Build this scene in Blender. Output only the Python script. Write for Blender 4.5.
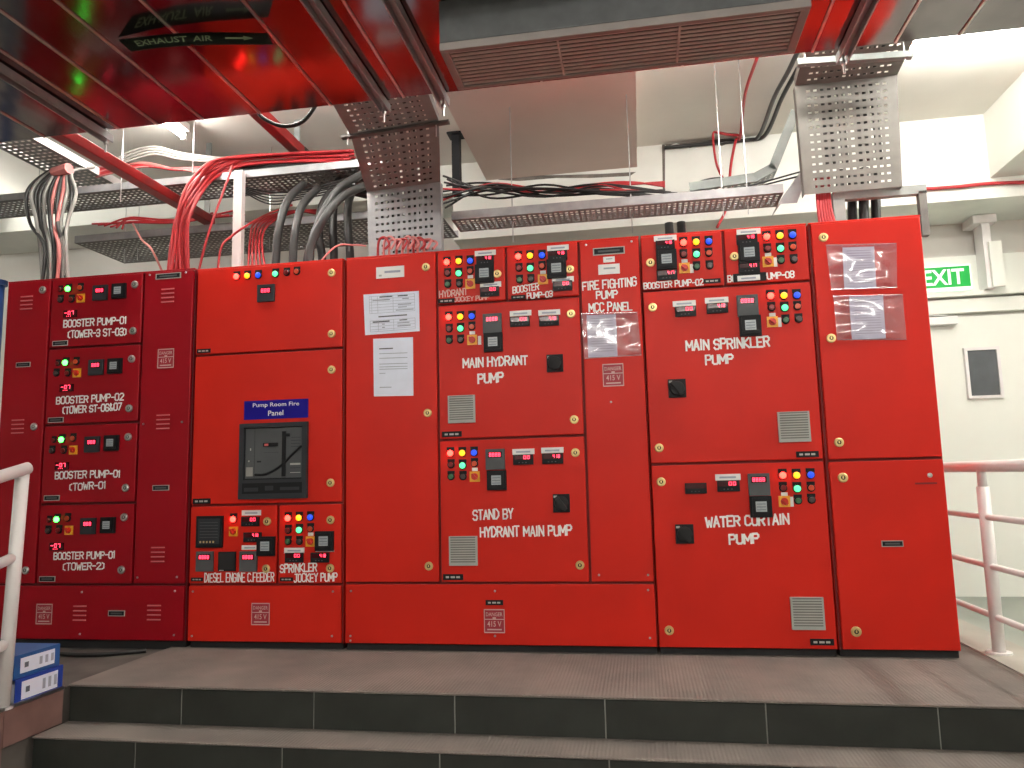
import bpy, math, random
from mathutils import Vector, Matrix
random.seed(7)
for o in list(bpy.data.objects): bpy.data.objects.remove(o)
sc = bpy.context.scene
COL = sc.collection

# ------------------------------------------------------------------ camera
F = 750.0
CAMP = Vector((0, -3.6, 0.785))
YAW, PITCH, ROLL = [math.radians(a) for a in (9.50869, 7.16425, -1.38735)]
CW = Vector((-math.sin(YAW) * math.cos(PITCH), math.cos(YAW) * math.cos(PITCH), math.sin(PITCH)))
_r = Vector((math.cos(YAW), math.sin(YAW), 0)); _u = _r.cross(CW)
CR = _r * math.cos(ROLL) + _u * math.sin(ROLL)
CU = -_r * math.sin(ROLL) + _u * math.cos(ROLL)
cam = bpy.data.cameras.new('camera'); camo = bpy.data.objects.new('camera', cam); COL.objects.link(camo)
M = Matrix((CR, CU, -CW)).transposed().to_4x4(); M.translation = CAMP
camo.matrix_world = M
cam.sensor_width = 36; cam.lens = F / 1024 * 36; cam.clip_start = 0.02
sc.camera = camo
# ------------------------------------------------------------------ world, exposure
w = bpy.data.worlds.new('world'); sc.world = w; w.use_nodes = True
w.node_tree.nodes['Background'].inputs[0].default_value = (0.9, 0.95, 1, 1)
w.node_tree.nodes['Background'].inputs[1].default_value = 0.15
sc.view_settings.view_transform = 'Standard'; sc.view_settings.look = 'None'
sc.view_settings.gamma = 1; sc.view_settings.use_curve_mapping = False
sc.view_settings.exposure = 0.72
TUBE = 50.0          # brightness of the fluorescent tubes
LAMP = 1.0           # brightness of the panel lamps

def ray(px, py): return CW + CR * ((px - 512) / F) - CU * ((py - 384) / F)
def onY(px, py, y=0.0): d = ray(px, py); return CAMP + d * ((y - CAMP.y) / d.y)
def onZ(px, py, z): d = ray(px, py); return CAMP + d * ((z - CAMP.z) / d.z)
def onX(px, py, x): d = ray(px, py); return CAMP + d * ((x - CAMP.x) / d.x)

# ------------------------------------------------------------------ materials
MATS = {}
def mat(name, col, rough=0.5, metal=0.0, var=0.0, vscale=8.0, bump=0.0, bscale=60.0, emit=None, estr=0.0, alpha=None, coat=0.0, col2=None, spec=None):
    m = bpy.data.materials.new(name); m.use_nodes = True
    nt = m.node_tree; b = nt.nodes['Principled BSDF']
    b.inputs['Base Color'].default_value = (*col, 1); b.inputs['Roughness'].default_value = rough
    b.inputs['Metallic'].default_value = metal
    if spec is not None: b.inputs['Specular IOR Level'].default_value = spec
    if coat: b.inputs['Coat Weight'].default_value = coat; b.inputs['Coat Roughness'].default_value = .15
    tc = nt.nodes.new('ShaderNodeTexCoord')
    if var:
        n = nt.nodes.new('ShaderNodeTexNoise'); n.inputs['Scale'].default_value = vscale; n.inputs['Detail'].default_value = 6
        nt.links.new(tc.outputs['Object'], n.inputs['Vector'])
        r = nt.nodes.new('ShaderNodeValToRGB')
        c2 = col2 or tuple(c * (1 - var) for c in col)
        c1 = col if col2 else tuple(min(1, c * (1 + var * .6)) for c in col)
        r.color_ramp.elements[0].position = .32; r.color_ramp.elements[1].position = .68
        r.color_ramp.elements[0].color = (*c2, 1); r.color_ramp.elements[1].color = (*c1, 1)
        nt.links.new(n.outputs['Fac'], r.inputs['Fac']); nt.links.new(r.outputs['Color'], b.inputs['Base Color'])
    if bump:
        n2 = nt.nodes.new('ShaderNodeTexNoise'); n2.inputs['Scale'].default_value = bscale; n2.inputs['Detail'].default_value = 4
        nt.links.new(tc.outputs['Object'], n2.inputs['Vector'])
        bp = nt.nodes.new('ShaderNodeBump'); bp.inputs['Strength'].default_value = bump; bp.inputs['Distance'].default_value = .01
        nt.links.new(n2.outputs['Fac'], bp.inputs['Height']); nt.links.new(bp.outputs['Normal'], b.inputs['Normal'])
    if emit:
        b.inputs['Emission Color'].default_value = (*emit, 1); b.inputs['Emission Strength'].default_value = estr
    if alpha is not None: b.inputs['Alpha'].default_value = alpha
    MATS[name] = m
    return m

mat('red', (.60, .016, .007), .42, spec=.22, var=.10, vscale=2.2, bump=.03, bscale=180)
mat('crimson', (.30, .002, .009), .40, spec=.22, var=.10, vscale=2.2, bump=.03, bscale=180)
mat('red_gap', (.20, .006, .005), .6, var=.2)  # darkened red, paints the shade in the gaps between doors
mat('crimson_gap', (.12, .002, .005), .6, var=.2)  # same painted gap shade for the crimson panel
mat('crimson_slot', (.62, .16, .17), .5, var=.1)
mat('white_paint', (.88, .86, .84), .5, var=.12, vscale=60)
mat('faded_paint', (.75, .42, .38), .5, var=.2, vscale=60)
mat('black', (.010, .010, .012), .5, spec=.2, var=.1)
mat('black_matt', (.010, .010, .011), .7, var=.2)
mat('dark_grey', (.030, .033, .038), .5, spec=.25, var=.1)
mat('mid_grey', (.085, .09, .095), .5, spec=.25, var=.1)
mat('light_grey', (.42, .42, .39), .5, var=.1)
mat('vent_gap', (.17, .17, .16), .6, var=.1)
mat('lcd', (.36, .40, .42), .25, var=.1, vscale=90)
mat('white_plastic', (.80, .79, .77), .4, var=.03)
mat('paper', (.78, .82, .95), .6, var=.04, vscale=20)
mat('ink', (.10, .11, .14), .7, var=.2)
mat('ink_soft', (.38, .41, .50), .7, var=.2)
mat('ink_red', (.60, .10, .10), .6, var=.1)
mat('brass', (.72, .55, .24), .35, .6, var=.2, vscale=40)
mat('steel', (.55, .55, .55), .3, 1.0, var=.15, vscale=30)
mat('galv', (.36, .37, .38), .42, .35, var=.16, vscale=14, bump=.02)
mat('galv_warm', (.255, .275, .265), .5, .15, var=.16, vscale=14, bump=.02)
mat('galv_riser', (.235, .285, .275), .5, .1, var=.12, vscale=14)  # tinted cyan to cancel red light bounced off the panels
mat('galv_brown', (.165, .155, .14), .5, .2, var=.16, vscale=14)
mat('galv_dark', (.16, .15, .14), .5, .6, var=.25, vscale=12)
mat('yellow', (.80, .38, .02), .4, var=.08)
mat('knob_red', (.55, .02, .008), .4, var=.05)
mat('btn_dkred', (.16, .004, .006), .3, var=.1)
mat('btn_orange', (.52, .055, .015), .3, var=.1)
mat('btn_green', (.035, .12, .05), .35, var=.1)
mat('btn_grey', (.05, .03, .03), .35, var=.1)
mat('lamp_red', (.8, .1, .05), .3, emit=(1, .013, .009), estr=14 * LAMP)
mat('lamp_yellow', (.8, .5, .05), .3, emit=(1, .24, .005), estr=1.8 * LAMP)
mat('lamp_green', (.1, .6, .3), .3, emit=(.08, .85, .28), estr=1.1 * LAMP)
mat('lamp_green_bright', (.05, .8, .1), .3, emit=(.05, 1.0, .06), estr=7.0 * LAMP)
mat('lamp_blue', (.03, .08, .6), .3, emit=(.01, .06, .75), estr=.6 * LAMP)
mat('digit', (.6, .02, .05), .4, emit=(1, .035, .075), estr=3.2 * LAMP)
mat('window_red', (.05, .003, .006), .15, var=.1)
mat('sign_blue', (.010, .005, .24), .5, spec=.15, var=.06)
mat('sign_green', (.01, .34, .055), .4, emit=(.005, .5, .06), estr=.14, spec=.2)
mat('sign_white', (.8, .9, .82), .4, emit=(.8, 1, .85), estr=.30)
mat('danger_red', (.33, .012, .03), .5, var=.1)
mat('danger_white', (.62, .40, .38), .5, var=.1)
mat('cable_red', (.42, .018, .024), .45, var=.15, vscale=10)
mat('cable_pink', (.60, .20, .19), .45, var=.15, vscale=10)
mat('cable_black', (.014, .013, .013), .45, var=.2, vscale=10)
mat('cable_grey', (.038, .038, .038), .45, var=.2, vscale=10)
mat('cable_pale', (.30, .29, .27), .5, var=.15, vscale=10)
mat('pipe_red', (.30, .012, .014), .35, var=.2, vscale=6)
mat('rail_white', (.80, .765, .755), .35, var=.05, vscale=8)
mat('conduit_black', (.012, .012, .012), .5, var=.2)
mat('wall_white', (.76, .77, .72), .8, var=.10, vscale=2.5, bump=.15, bscale=25)
mat('wall_lower', (.60, .58, .54), .8, var=.08, vscale=2, bump=.05, bscale=30)
mat('wall_smooth', (.82, .83, .77), .75, var=.04, vscale=1.5)
mat('ceil_white', (.72, .70, .64), .85, var=.07, vscale=1.6, bump=.05, bscale=20)
mat('soffit_beige', (.66, .54, .48), .85, var=.06, vscale=1.6, bump=.03)
mat('stain_shadow', (.17, .15, .13), .9, var=.4, vscale=9)
mat('floor_green', (.30, .33, .29), .45, var=.10, vscale=1.3)
mat('tile_dark', (.030, .034, .029), .35, var=.35, vscale=5, bump=.05, bscale=90)
mat('grout', (.34, .34, .31), .8, var=.2)
mat('tile_brown', (.20, .11, .095), .5, var=.25, vscale=6)
mat('concrete_dirty', (.11, .095, .085), .8, var=.4, vscale=4)
mat('concrete_curb', (.42, .40, .35), .8, var=.12, vscale=5)
mat('binder_blue', (.012, .045, .30), .4, var=.1)
mat('binder_teal', (.015, .09, .28), .4, var=.1)
mat('binder_dark', (.02, .02, .05), .5, var=.1)
mat('tube', (.9, .9, .9), .4, emit=(1, .97, .92), estr=TUBE)
mat('tube_bright', (.9, .9, .9), .4, emit=(1, .97, .90), estr=TUBE * 1.6)
mat('label_black', (.008, .012, .008), .35, var=.15)
mat('label_text', (.30, .38, .22), .5, var=.1)
mat('pipe_blue', (.02, .06, .22), .4, var=.1)
mat('glass_dark', (.10, .11, .12), .08, var=.3, vscale=3)
# platform surface: brown grey concrete with fine anti-slip ribs
m = mat('concrete', (.225, .190, .168), .75, var=.3, vscale=3.2, col2=(.150, .130, .117))
nt = m.node_tree; b = nt.nodes['Principled BSDF']
tc = [n for n in nt.nodes if n.type == 'TEX_COORD'][0]
wv = nt.nodes.new('ShaderNodeTexWave'); wv.inputs['Scale'].default_value = 22; wv.inputs['Distortion'].default_value = .6; wv.bands_direction = 'X'
nz = nt.nodes.new('ShaderNodeTexNoise'); nz.inputs['Scale'].default_value = 120; nz.inputs['Detail'].default_value = 4
mx = nt.nodes.new('ShaderNodeMath'); mx.operation = 'ADD'
bp = nt.nodes.new('ShaderNodeBump'); bp.inputs['Strength'].default_value = .25; bp.inputs['Distance'].default_value = .006
nt.links.new(tc.outputs['Object'], wv.inputs['Vector']); nt.links.new(tc.outputs['Object'], nz.inputs['Vector'])
nt.links.new(wv.outputs['Fac'], mx.inputs[0]); nt.links.new(nz.outputs['Fac'], mx.inputs[1])
nt.links.new(mx.outputs[0], bp.inputs['Height']); nt.links.new(bp.outputs['Normal'], b.inputs['Normal'])
# duct sheet metal: galvanised, faint mottling and long ripples
m = mat('duct_metal', (.25, .23, .23), .13, 1.0, var=.22, vscale=3.0)
nt = m.node_tree; b = nt.nodes['Principled BSDF']
tc = [n for n in nt.nodes if n.type == 'TEX_COORD'][0]
mp = nt.nodes.new('ShaderNodeMapping'); mp.inputs['Scale'].default_value = (2.2, .8, 1)
nz = nt.nodes.new('ShaderNodeTexNoise'); nz.inputs['Scale'].default_value = 1.6; nz.inputs['Detail'].default_value = 2
bp = nt.nodes.new('ShaderNodeBump'); bp.inputs['Strength'].default_value = .22; bp.inputs['Distance'].default_value = .02
nt.links.new(tc.outputs['Object'], mp.inputs['Vector']); nt.links.new(mp.outputs['Vector'], nz.inputs['Vector'])
nt.links.new(nz.outputs['Fac'], bp.inputs['Height']); nt.links.new(bp.outputs['Normal'], b.inputs['Normal'])
mat('duct_edge', (.62, .58, .55), .35, .8, var=.2)  # pale seam colour imitates light caught on the raised edges
mat('duct_grey', (.115, .12, .12), .55, .3, var=.18, vscale=14)
mat('grille_frame', (.30, .265, .245), .5, .3, var=.1)
mat('grille_slat', (.50, .43, .39), .5, .3, var=.1)
mat('grille_dark', (.012, .011, .010), .8, var=.1)
# clear plastic film
m = bpy.data.materials.new('film'); m.use_nodes = True; nt = m.node_tree
nt.nodes.remove(nt.nodes['Principled BSDF'])
tr = nt.nodes.new('ShaderNodeBsdfTransparent'); tr.inputs[0].default_value = (.88, .84, .88, 1)
gl = nt.nodes.new('ShaderNodeBsdfGlossy'); gl.inputs['Roughness'].default_value = .12
df = nt.nodes.new('ShaderNodeBsdfDiffuse'); df.inputs[0].default_value = (.62, .52, .58, 1)
mx = nt.nodes.new('ShaderNodeMixShader'); mx.inputs[0].default_value = .12
mx2 = nt.nodes.new('ShaderNodeMixShader'); mx2.inputs[0].default_value = .17
nt.links.new(tr.outputs[0], mx.inputs[1]); nt.links.new(gl.outputs[0], mx.inputs[2])
nt.links.new(mx.outputs[0], mx2.inputs[1]); nt.links.new(df.outputs[0], mx2.inputs[2])
nt.links.new(mx2.outputs[0], nt.nodes['Material Output'].inputs[0]); MATS['film'] = m

# ------------------------------------------------------------------ mesh helpers
WPOS = {}
class MB:
    def __init__(s): s.v = []; s.f = []; s.m = []
    def add(s, vs, fs, mi=0):
        o = len(s.v); s.v += [tuple(v) for v in vs]
        for f in fs: s.f.append(tuple(o + i for i in f)); s.m.append(mi)
        return s
    def bb(s, x0, x1, y0, y1, z0, z1, mi=0):
        vs = [(x, y, z) for x in (x0, x1) for y in (y0, y1) for z in (z0, z1)]
        return s.add(vs, [(0, 1, 3, 2), (4, 6, 7, 5), (0, 4, 5, 1), (2, 3, 7, 6), (0, 2, 6, 4), (1, 5, 7, 3)], mi)
    def box(s, cx, cy, cz, sx, sy, sz, mi=0):
        return s.bb(cx - sx / 2, cx + sx / 2, cy - sy / 2, cy + sy / 2, cz - sz / 2, cz + sz / 2, mi)
    def beam(s, p, q, wd, ht, mi=0, up=Vector((0, 0, 1))):
        p = Vector(p); q = Vector(q); d = (q - p).normalized(); a = d.cross(up)
        if a.length < 1e-4: a = d.cross(Vector((0, 1, 0)))
        a.normalize(); c = a.cross(d).normalized()
        vs = [e + a * (i * wd / 2) + c * (j * ht / 2) for e in (p, q) for i in (-1, 1) for j in (-1, 1)]
        return s.add(vs, [(0, 1, 3, 2), (4, 6, 7, 5), (0, 4, 5, 1), (2, 3, 7, 6), (0, 2, 6, 4), (1, 5, 7, 3)], mi)
    def disc(s, prof, n=14, mi=0, ax='y', c=(0, 0, 0)):
        """lathe about an axis through c: prof = [(radius, offset)...]; ends closed"""
        rings = []
        vs = []
        for r, h in prof:
            for k in range(n):
                a = 2 * math.pi * k / n
                if ax == 'y': vs.append((c[0] + r * math.cos(a), c[1] + h, c[2] + r * math.sin(a)))
                elif ax == 'z': vs.append((c[0] + r * math.cos(a), c[1] + r * math.sin(a), c[2] + h))
                else: vs.append((c[0] + h, c[1] + r * math.cos(a), c[2] + r * math.sin(a)))
        fs = []
        for i in range(len(prof) - 1):
            for k in range(n): fs.append((i * n + k, i * n + (k + 1) % n, (i + 1) * n + (k + 1) % n, (i + 1) * n + k))
        fs.append(tuple(range(n))); fs.append(tuple((len(prof) - 1) * n + k for k in range(n)))
        return s.add(vs, fs, mi)
    def tube(s, pts, r, n=8, mi=0, sub=6):
        P = [Vector(p) for p in pts]
        if len(P) > 2 and sub > 1:
            Q = []
            E = [P[0] * 2 - P[1]] + P + [P[-1] * 2 - P[-2]]
            for i in range(1, len(E) - 2):
                for k in range(sub):
                    t = k / sub
                    a, b_, c, d = E[i - 1], E[i], E[i + 1], E[i + 2]
                    Q.append(.5 * ((2 * b_) + (c - a) * t + (2 * a - 5 * b_ + 4 * c - d) * t * t + (3 * b_ - a - 3 * c + d) * t ** 3))
            Q.append(P[-1]); P = Q
        vs = []; nrm = None
        for i, p in enumerate(P):
            d = (P[min(i + 1, len(P) - 1)] - P[max(i - 1, 0)])
            if d.length < 1e-7: d = Vector((0, 0, 1))
            d.normalize()
            if nrm is None:
                nrm = d.cross(Vector((0, .3, 1)))
                if nrm.length < 1e-3: nrm = d.cross(Vector((1, 0, 0)))
            nrm = (nrm - d * nrm.dot(d)).normalized(); bn = d.cross(nrm)
            for k in range(n):
                a = 2 * math.pi * k / n; vs.append(p + nrm * (r * math.cos(a)) + bn * (r * math.sin(a)))
        fs = []
        for i in range(len(P) - 1):
            for k in range(n): fs.append((i * n + k, i * n + (k + 1) % n, (i + 1) * n + (k + 1) % n, (i + 1) * n + k))
        fs.append(tuple(range(n))[::-1]); fs.append(tuple((len(P) - 1) * n + k for k in range(n)))
        return s.add(vs, fs, mi)
    def perf(s, A, u, v, wd, ln, nc, nr, sw, sh, mi=0, mu=.03, mv=.02):
        """plate from corner A along u (width) and v (length) with nc x nr slots left open"""
        A = Vector(A); u = Vector(u).normalized(); v = Vector(v).normalized()
        pu = (wd - 2 * mu) / nc; pv = (ln - 2 * mv) / nr
        us = [0]; vs_ = [0]
        for i in range(nc): c = mu + pu * (i + .5); us += [c - pu * sw / 2, c + pu * sw / 2]
        for j in range(nr): c = mv + pv * (j + .5); vs_ += [c - pv * sh / 2, c + pv * sh / 2]
        us.append(wd); vs_.append(ln)
        vv = [A + u * a + v * b_ for b_ in vs_ for a in us]; n = len(us)
        fs = [(j * n + i, j * n + i + 1, (j + 1) * n + i + 1, (j + 1) * n + i) for j in range(len(vs_) - 1) for i in range(n - 1) if not (i % 2 == 1 and j % 2 == 1)]
        return s.add(vv, fs, mi)
    def mesh(s, name, mats, org=(0, 0, 0), smooth=False):
        me = bpy.data.meshes.new(name); ox, oy, oz = org
        me.from_pydata([(x - ox, y - oy, z - oz) for x, y, z in s.v], [], s.f)
        for k in ([mats] if isinstance(mats, str) else mats): me.materials.append(MATS[k])
        me.polygons.foreach_set('material_index', s.m)
        if smooth: me.polygons.foreach_set('use_smooth', [True] * len(s.f))
        me.update(); return me
def link(name, me, wpos, parent=None):
    o = bpy.data.objects.new(name, me); COL.objects.link(o)
    wpos = Vector(wpos); WPOS[o.name] = wpos
    if parent is not None: o.parent = parent; o.location = wpos - WPOS[parent.name]
    else: o.location = wpos
    return o
def build(mb, name, mats, parent=None, org=None, smooth=False):
    if org is None:
        xs = list(zip(*mb.v)); org = ((min(xs[0]) + max(xs[0])) / 2, (min(xs[1]) + max(xs[1])) / 2, min(xs[2]))
    return link(name, mb.mesh(name, mats, org, smooth), org, parent)
def bevel(o, wd=.003, seg=2):
    md = o.modifiers.new('bevel', 'BEVEL'); md.width = wd; md.segments = seg; md.limit_method = 'ANGLE'; return o
def solid(o, t=.002):
    md = o.modifiers.new('solid', 'SOLIDIFY'); md.thickness = t; md.offset = 0; return o
def tag(o, label, cat, group=None):
    o['label'] = label; o['category'] = cat
    if group: o['group'] = group
    return o
def struct(o, label=None, cat=None):
    o['kind'] = 'structure'
    if label: o['label'] = label
    if cat: o['category'] = cat
    return o
def empty(name, loc): return link(name, None, loc)

TXT = {}
def text_geo(s, bold=.0, shear=0.0, extr=0.0):
    """glyph outlines as triangles, normalised to a unit box in x and z"""
    key = (s, bold, shear)
    if key in TXT: return TXT[key]
    cu = bpy.data.curves.new('t', 'FONT'); cu.body = s; cu.offset = bold; cu.shear = shear; cu.resolution_u = 2; cu.fill_mode = 'FRONT'
    o = bpy.data.objects.new('t', cu); COL.objects.link(o)
    me = o.to_mesh(depsgraph=bpy.context.evaluated_depsgraph_get()) if False else bpy.data.meshes.new_from_object(o)
    vs = [tuple(v.co) for v in me.vertices]; fs = [tuple(p.vertices) for p in me.polygons]
    bpy.data.objects.remove(o); bpy.data.curves.remove(cu); bpy.data.meshes.remove(me)
    x0 = min(v[0] for v in vs); x1 = max(v[0] for v in vs); y0 = min(v[1] for v in vs); y1 = max(v[1] for v in vs)
    TXT[key] = ([((v[0] - x0) / (x1 - x0), (v[1] - y0) / (y1 - y0)) for v in vs], fs)
    return TXT[key]
def text_into(mb, s, x, y, z, wd, ht, mi=0, bold=.0, skew=0.0):
    vs, fs = text_geo(s, bold)
    return mb.add([(x + a * wd, y, z + c * ht + a * skew) for a, c in vs], fs, mi)
SEG = {'0': 'abcdef', '1': 'bc', '2': 'abged', '3': 'abgcd', '4': 'fgbc', '5': 'afgcd', '6': 'afgedc', '7': 'abc', '8': 'abcdefg', '9': 'abcfgd', '-': 'g', ' ': ''}
def digits(mb, s, x, y, z, wd, ht, mi):
    p = wd / len(s); dw = p * .72; t = ht * .15
    for i, ch in enumerate(s):
        a = x + i * p
        R = {'a': (a, a + dw, z + ht - t, z + ht), 'd': (a, a + dw, z, z + t), 'g': (a, a + dw, z + ht / 2 - t / 2, z + ht / 2 + t / 2),
             'f': (a, a + t, z + ht / 2, z + ht), 'e': (a, a + t, z, z + ht / 2), 'b': (a + dw - t, a + dw, z + ht / 2, z + ht), 'c': (a + dw - t, a + dw, z, z + ht / 2)}
        for k in SEG[ch]:
            x0, x1, z0, z1 = R[k]; mb.add([(x0, y, z0), (x1, y, z0), (x1, y, z1), (x0, y, z1)], [(0, 1, 2, 3)], mi)

# ================================================================== THE ROOM
CEIL, WALLY, BEAMY, BACKZ, PLAT = 3.15, 2.2, 1.68, -.10, -.03
XL, XR, YN = -7.0, 4.2, -7.5
LOWZ = -.52
o = build(MB().bb(XL, XR, -.3, WALLY + .1, BACKZ - .15, BACKZ), 'floor', 'floor_green'); struct(o, 'grey-green smooth floor behind the red panels', 'floor')
o = build(MB().bb(XL, XR, YN, -.86, LOWZ - .15, LOWZ), 'floor', 'concrete'); struct(o, 'lower grey concrete floor in front of the steps', 'floor')
o = build(MB().bb(XL, XR, YN, WALLY + .1, CEIL, CEIL + .15), 'ceiling', 'ceil_white'); struct(o, 'off-white painted ceiling slab above the ducts', 'ceiling')
o = build(MB().bb(XL, XR, WALLY, WALLY + .15, BACKZ, CEIL), 'wall_back', 'wall_lower'); struct(o, 'beige lower back wall behind the panels', 'wall')
o = build(MB().bb(XL - .15, XL, YN, WALLY, LOWZ, CEIL), 'wall_left', 'wall_smooth'); struct(o, 'white side wall far to the left', 'wall')
o = build(MB().bb(XR, XR + .15, YN, WALLY, LOWZ, CEIL), 'wall_right', 'wall_smooth'); struct(o, 'white side wall far to the right', 'wall')
o = build(MB().bb(XL, XR, YN - .15, YN, LOWZ, CEIL), 'wall_front', 'wall_smooth'); struct(o, 'white wall behind the viewer', 'wall')
# beams along the back wall (two depths of drop) and beams running towards the viewer
xb = -1.30
o = build(MB().bb(xb, XR, BEAMY, WALLY, 2.56, CEIL), 'trim_1', 'wall_white'); struct(o, 'rough white plastered beam along the back wall, right part', 'beam')
o = build(MB().bb(XL, xb, BEAMY, WALLY, 2.93, CEIL), 'trim_2', 'wall_white'); struct(o, 'white beam along the back wall above the left cable trays', 'beam')
o = build(MB().bb(2.39, XR, -.3, BEAMY, 2.70, CEIL), 'trim_3', 'wall_smooth'); struct(o, 'white ceiling beam at the right running towards the viewer', 'beam')
o = build(MB().bb(-1.04, .072, -.6, BEAMY, 3.0, CEIL), 'trim_4', 'soffit_beige'); struct(o, 'wide flat beige soffit under the ceiling above the middle panels', 'beam')
# back wall right: door, header, ledge
d = build(MB().bb(1.55, 3.05, WALLY - .035, WALLY, BACKZ, 1.86), 'door_1', 'wall_smooth'); struct(d, 'white door with a small glazed window, right of the panels', 'door')
x0, x1 = onY(966, 350, 2.16).x, onY(1000, 396, 2.16).x; z1, z0 = onY(966, 351, 2.16).z, onY(1000, 395, 2.16).z
fr = MB()
for a in ((x0 - .02, x0, z0 - .02, z1 + .02), (x1, x1 + .02, z0 - .02, z1 + .02), (x0, x1, z0 - .02, z0), (x0, x1, z1, z1 + .02)): fr.bb(a[0], a[1], 2.14, WALLY - .034, a[2], a[3])
build(fr, 'window_frame', 'rail_white', d); build(MB().bb(x0, x1, 2.152, WALLY - .034, z0, z1), 'pane', 'glass_dark', d)
o = build(MB().bb(1.3, XR, WALLY - .06, WALLY, 1.885, 1.985), 'trim_5', 'wall_smooth'); struct(o, 'white door header band above the door', 'trim')
o = build(MB().bb(1.3, XR, WALLY - .10, WALLY, 2.0, 2.03), 'trim_6', 'wall_smooth'); struct(o, 'thin white ledge under the exit sign', 'trim')
o = build(MB().bb(1.3, XR, WALLY - .025, WALLY, 2.03, 2.31), 'trim_7', 'wall_smooth'); struct(o, 'pale painted band of wall behind the exit sign', 'trim')
c = empty('door_closer', (2.2, WALLY - .06, 1.86)); tag(c, 'white door closer box on the door top beside the red panel', 'door closer')
build(MB().bb(2.02, 2.27, 2.09, WALLY - .037, 1.80, 1.855), 'body', 'white_plastic', c); build(MB().beam((2.2, 2.1, 1.86), (2.05, 2.08, 1.868), .02, .008), 'arm', 'steel', c)
t = empty('wall_trunking', onY(988, 302, 2.05)); tag(t, 'white vertical trunking with a wide cap right of the exit sign', 'trunking')
p0 = onY(977, 222, 2.1); p1 = onY(997, 300, 2.1)
bevel(build(MB().bb(p0.x, p1.x - .02, 2.04, WALLY - .026, 2.032, 2.56), 'duct_body', 'rail_white', t)); bevel(build(MB().bb(p0.x - .06, p1.x + .02, 2.02, WALLY, 2.50, 2.56), 'cap', 'rail_white', t))
build(MB().bb(p1.x - .05, p1.x + .03, 2.015, 2.04, 2.034, 2.36), 'cover', 'wall_smooth', t)

# platform, steps
PX0, PX1 = -2.412, 1.56
o = build(MB().bb(PX0, PX1, -.655, .9, LOWZ, PLAT - .0), 'platform', 'concrete'); PLT = struct(o, 'raised concrete platform under the red panels', 'platform')
def riser(y, z0, z1, joints, par):
    for a, c_ in zip(joints[:-1], joints[1:]):
        e = random.uniform(0, .002)
        bevel(build(MB().bb(a + .0025, c_ - .0025, y - .009 - e, y + .0, z0, z1), 'tile', 'tile_dark', par), .0015, 1)
nos = build(MB().bb(PX0, PX1, -.676, -.655, PLAT - .008, PLAT + .0005), 'nosing', 'concrete', PLT); bevel(nos, .002)
build(MB().bb(PX0, PX1, -.662, -.655, -.18, PLAT - .008), 'backing', 'grout', PLT)
j = [-2.472 + i * .5755 for i in range(8)]; j = [max(PX0, a) for a in j if a < PX1 - .05] + [PX1]; j = sorted(set(round(a, 4) for a in j))
riser(-.658, -.18, PLAT - .012, j, PLT)
o = build(MB().bb(PX0, PX1, -.845, -.655, LOWZ, -.18), 'stair_tread', 'concrete'); ST = struct(o, 'concrete step below the platform', 'step')
bevel(build(MB().bb(PX0, PX1, -.862, -.84, -.187, -.1795), 'nosing', 'concrete', ST), .004)
j = [-2.57 + i * .6045 for i in range(8)]; j = [max(PX0, a) for a in j if a < PX1 - .05] + [PX1]; j = sorted(set(round(a, 4) for a in j))
build(MB().bb(PX0, PX1, -.848, -.84, -.35, -.187), 'backing', 'grout', ST)
riser(-.844, -.35, -.190, j, ST)
o = build(MB().bb(PX0, PX1, -1.06, -.85, LOWZ, -.35), 'stair_tread', 'concrete'); struct(o, 'lowest concrete step at the picture edge', 'step')
# side curb left (brown tiles facing the steps), platform there continues to the left
cb = build(MB().bb(XL, PX0 - .0145, -2.2, .9, LOWZ, PLAT - .012), 'stair_curb', 'concrete_dirty'); struct(cb, 'raised floor beside the steps at the left edge', 'curb')
for k in range(5):
    y1 = -.70 - k * .30
    bevel(build(MB().bb(PX0 - .015, PX0 - .001, y1 - .297, y1, -.178 if k < 1 else -.34, PLAT - .012), 'tile', 'tile_brown', cb), .0015, 1)
build(MB().bb(PX0 - .03, PX0 + .002, -2.2, -.70, PLAT - .0118, PLAT + .000), 'edge_strip', 'steel', cb)
cr = build(MB().bb(PX1 - .12, PX1 + .10, -1.2, .9, BACKZ, PLAT + .006), 'platform_kerb', 'concrete_curb'); struct(cr, 'pale concrete kerb carrying the right railing', 'kerb')
# wall stains, and recess shadow lines painted on as dark strips
def stain_shadow(pts, y, name='wall_stain_shadow', off=.002):
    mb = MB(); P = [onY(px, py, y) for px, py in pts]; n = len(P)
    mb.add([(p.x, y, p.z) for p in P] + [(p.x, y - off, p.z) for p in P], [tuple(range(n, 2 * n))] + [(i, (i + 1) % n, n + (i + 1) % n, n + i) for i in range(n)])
    return build(mb, name, 'stain_shadow', bpy.data.objects['trim_1'])
stain_shadow([(664, 141), (700, 136), (778, 129), (778, 132), (740, 138), (722, 146), (704, 143), (690, 148), (676, 143), (666, 147)], BEAMY)
stain_shadow([(662, 140), (665, 140), (665, 208), (663, 208)], BEAMY)
stain_shadow([(452, 124), (470, 128), (481, 148), (470, 152), (456, 142)], BEAMY)
stain_shadow([(488, 177), (530, 176), (560, 175), (600, 174), (636, 172), (630, 176), (590, 178), (556, 178), (520, 181), (500, 180)], BEAMY)

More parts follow.
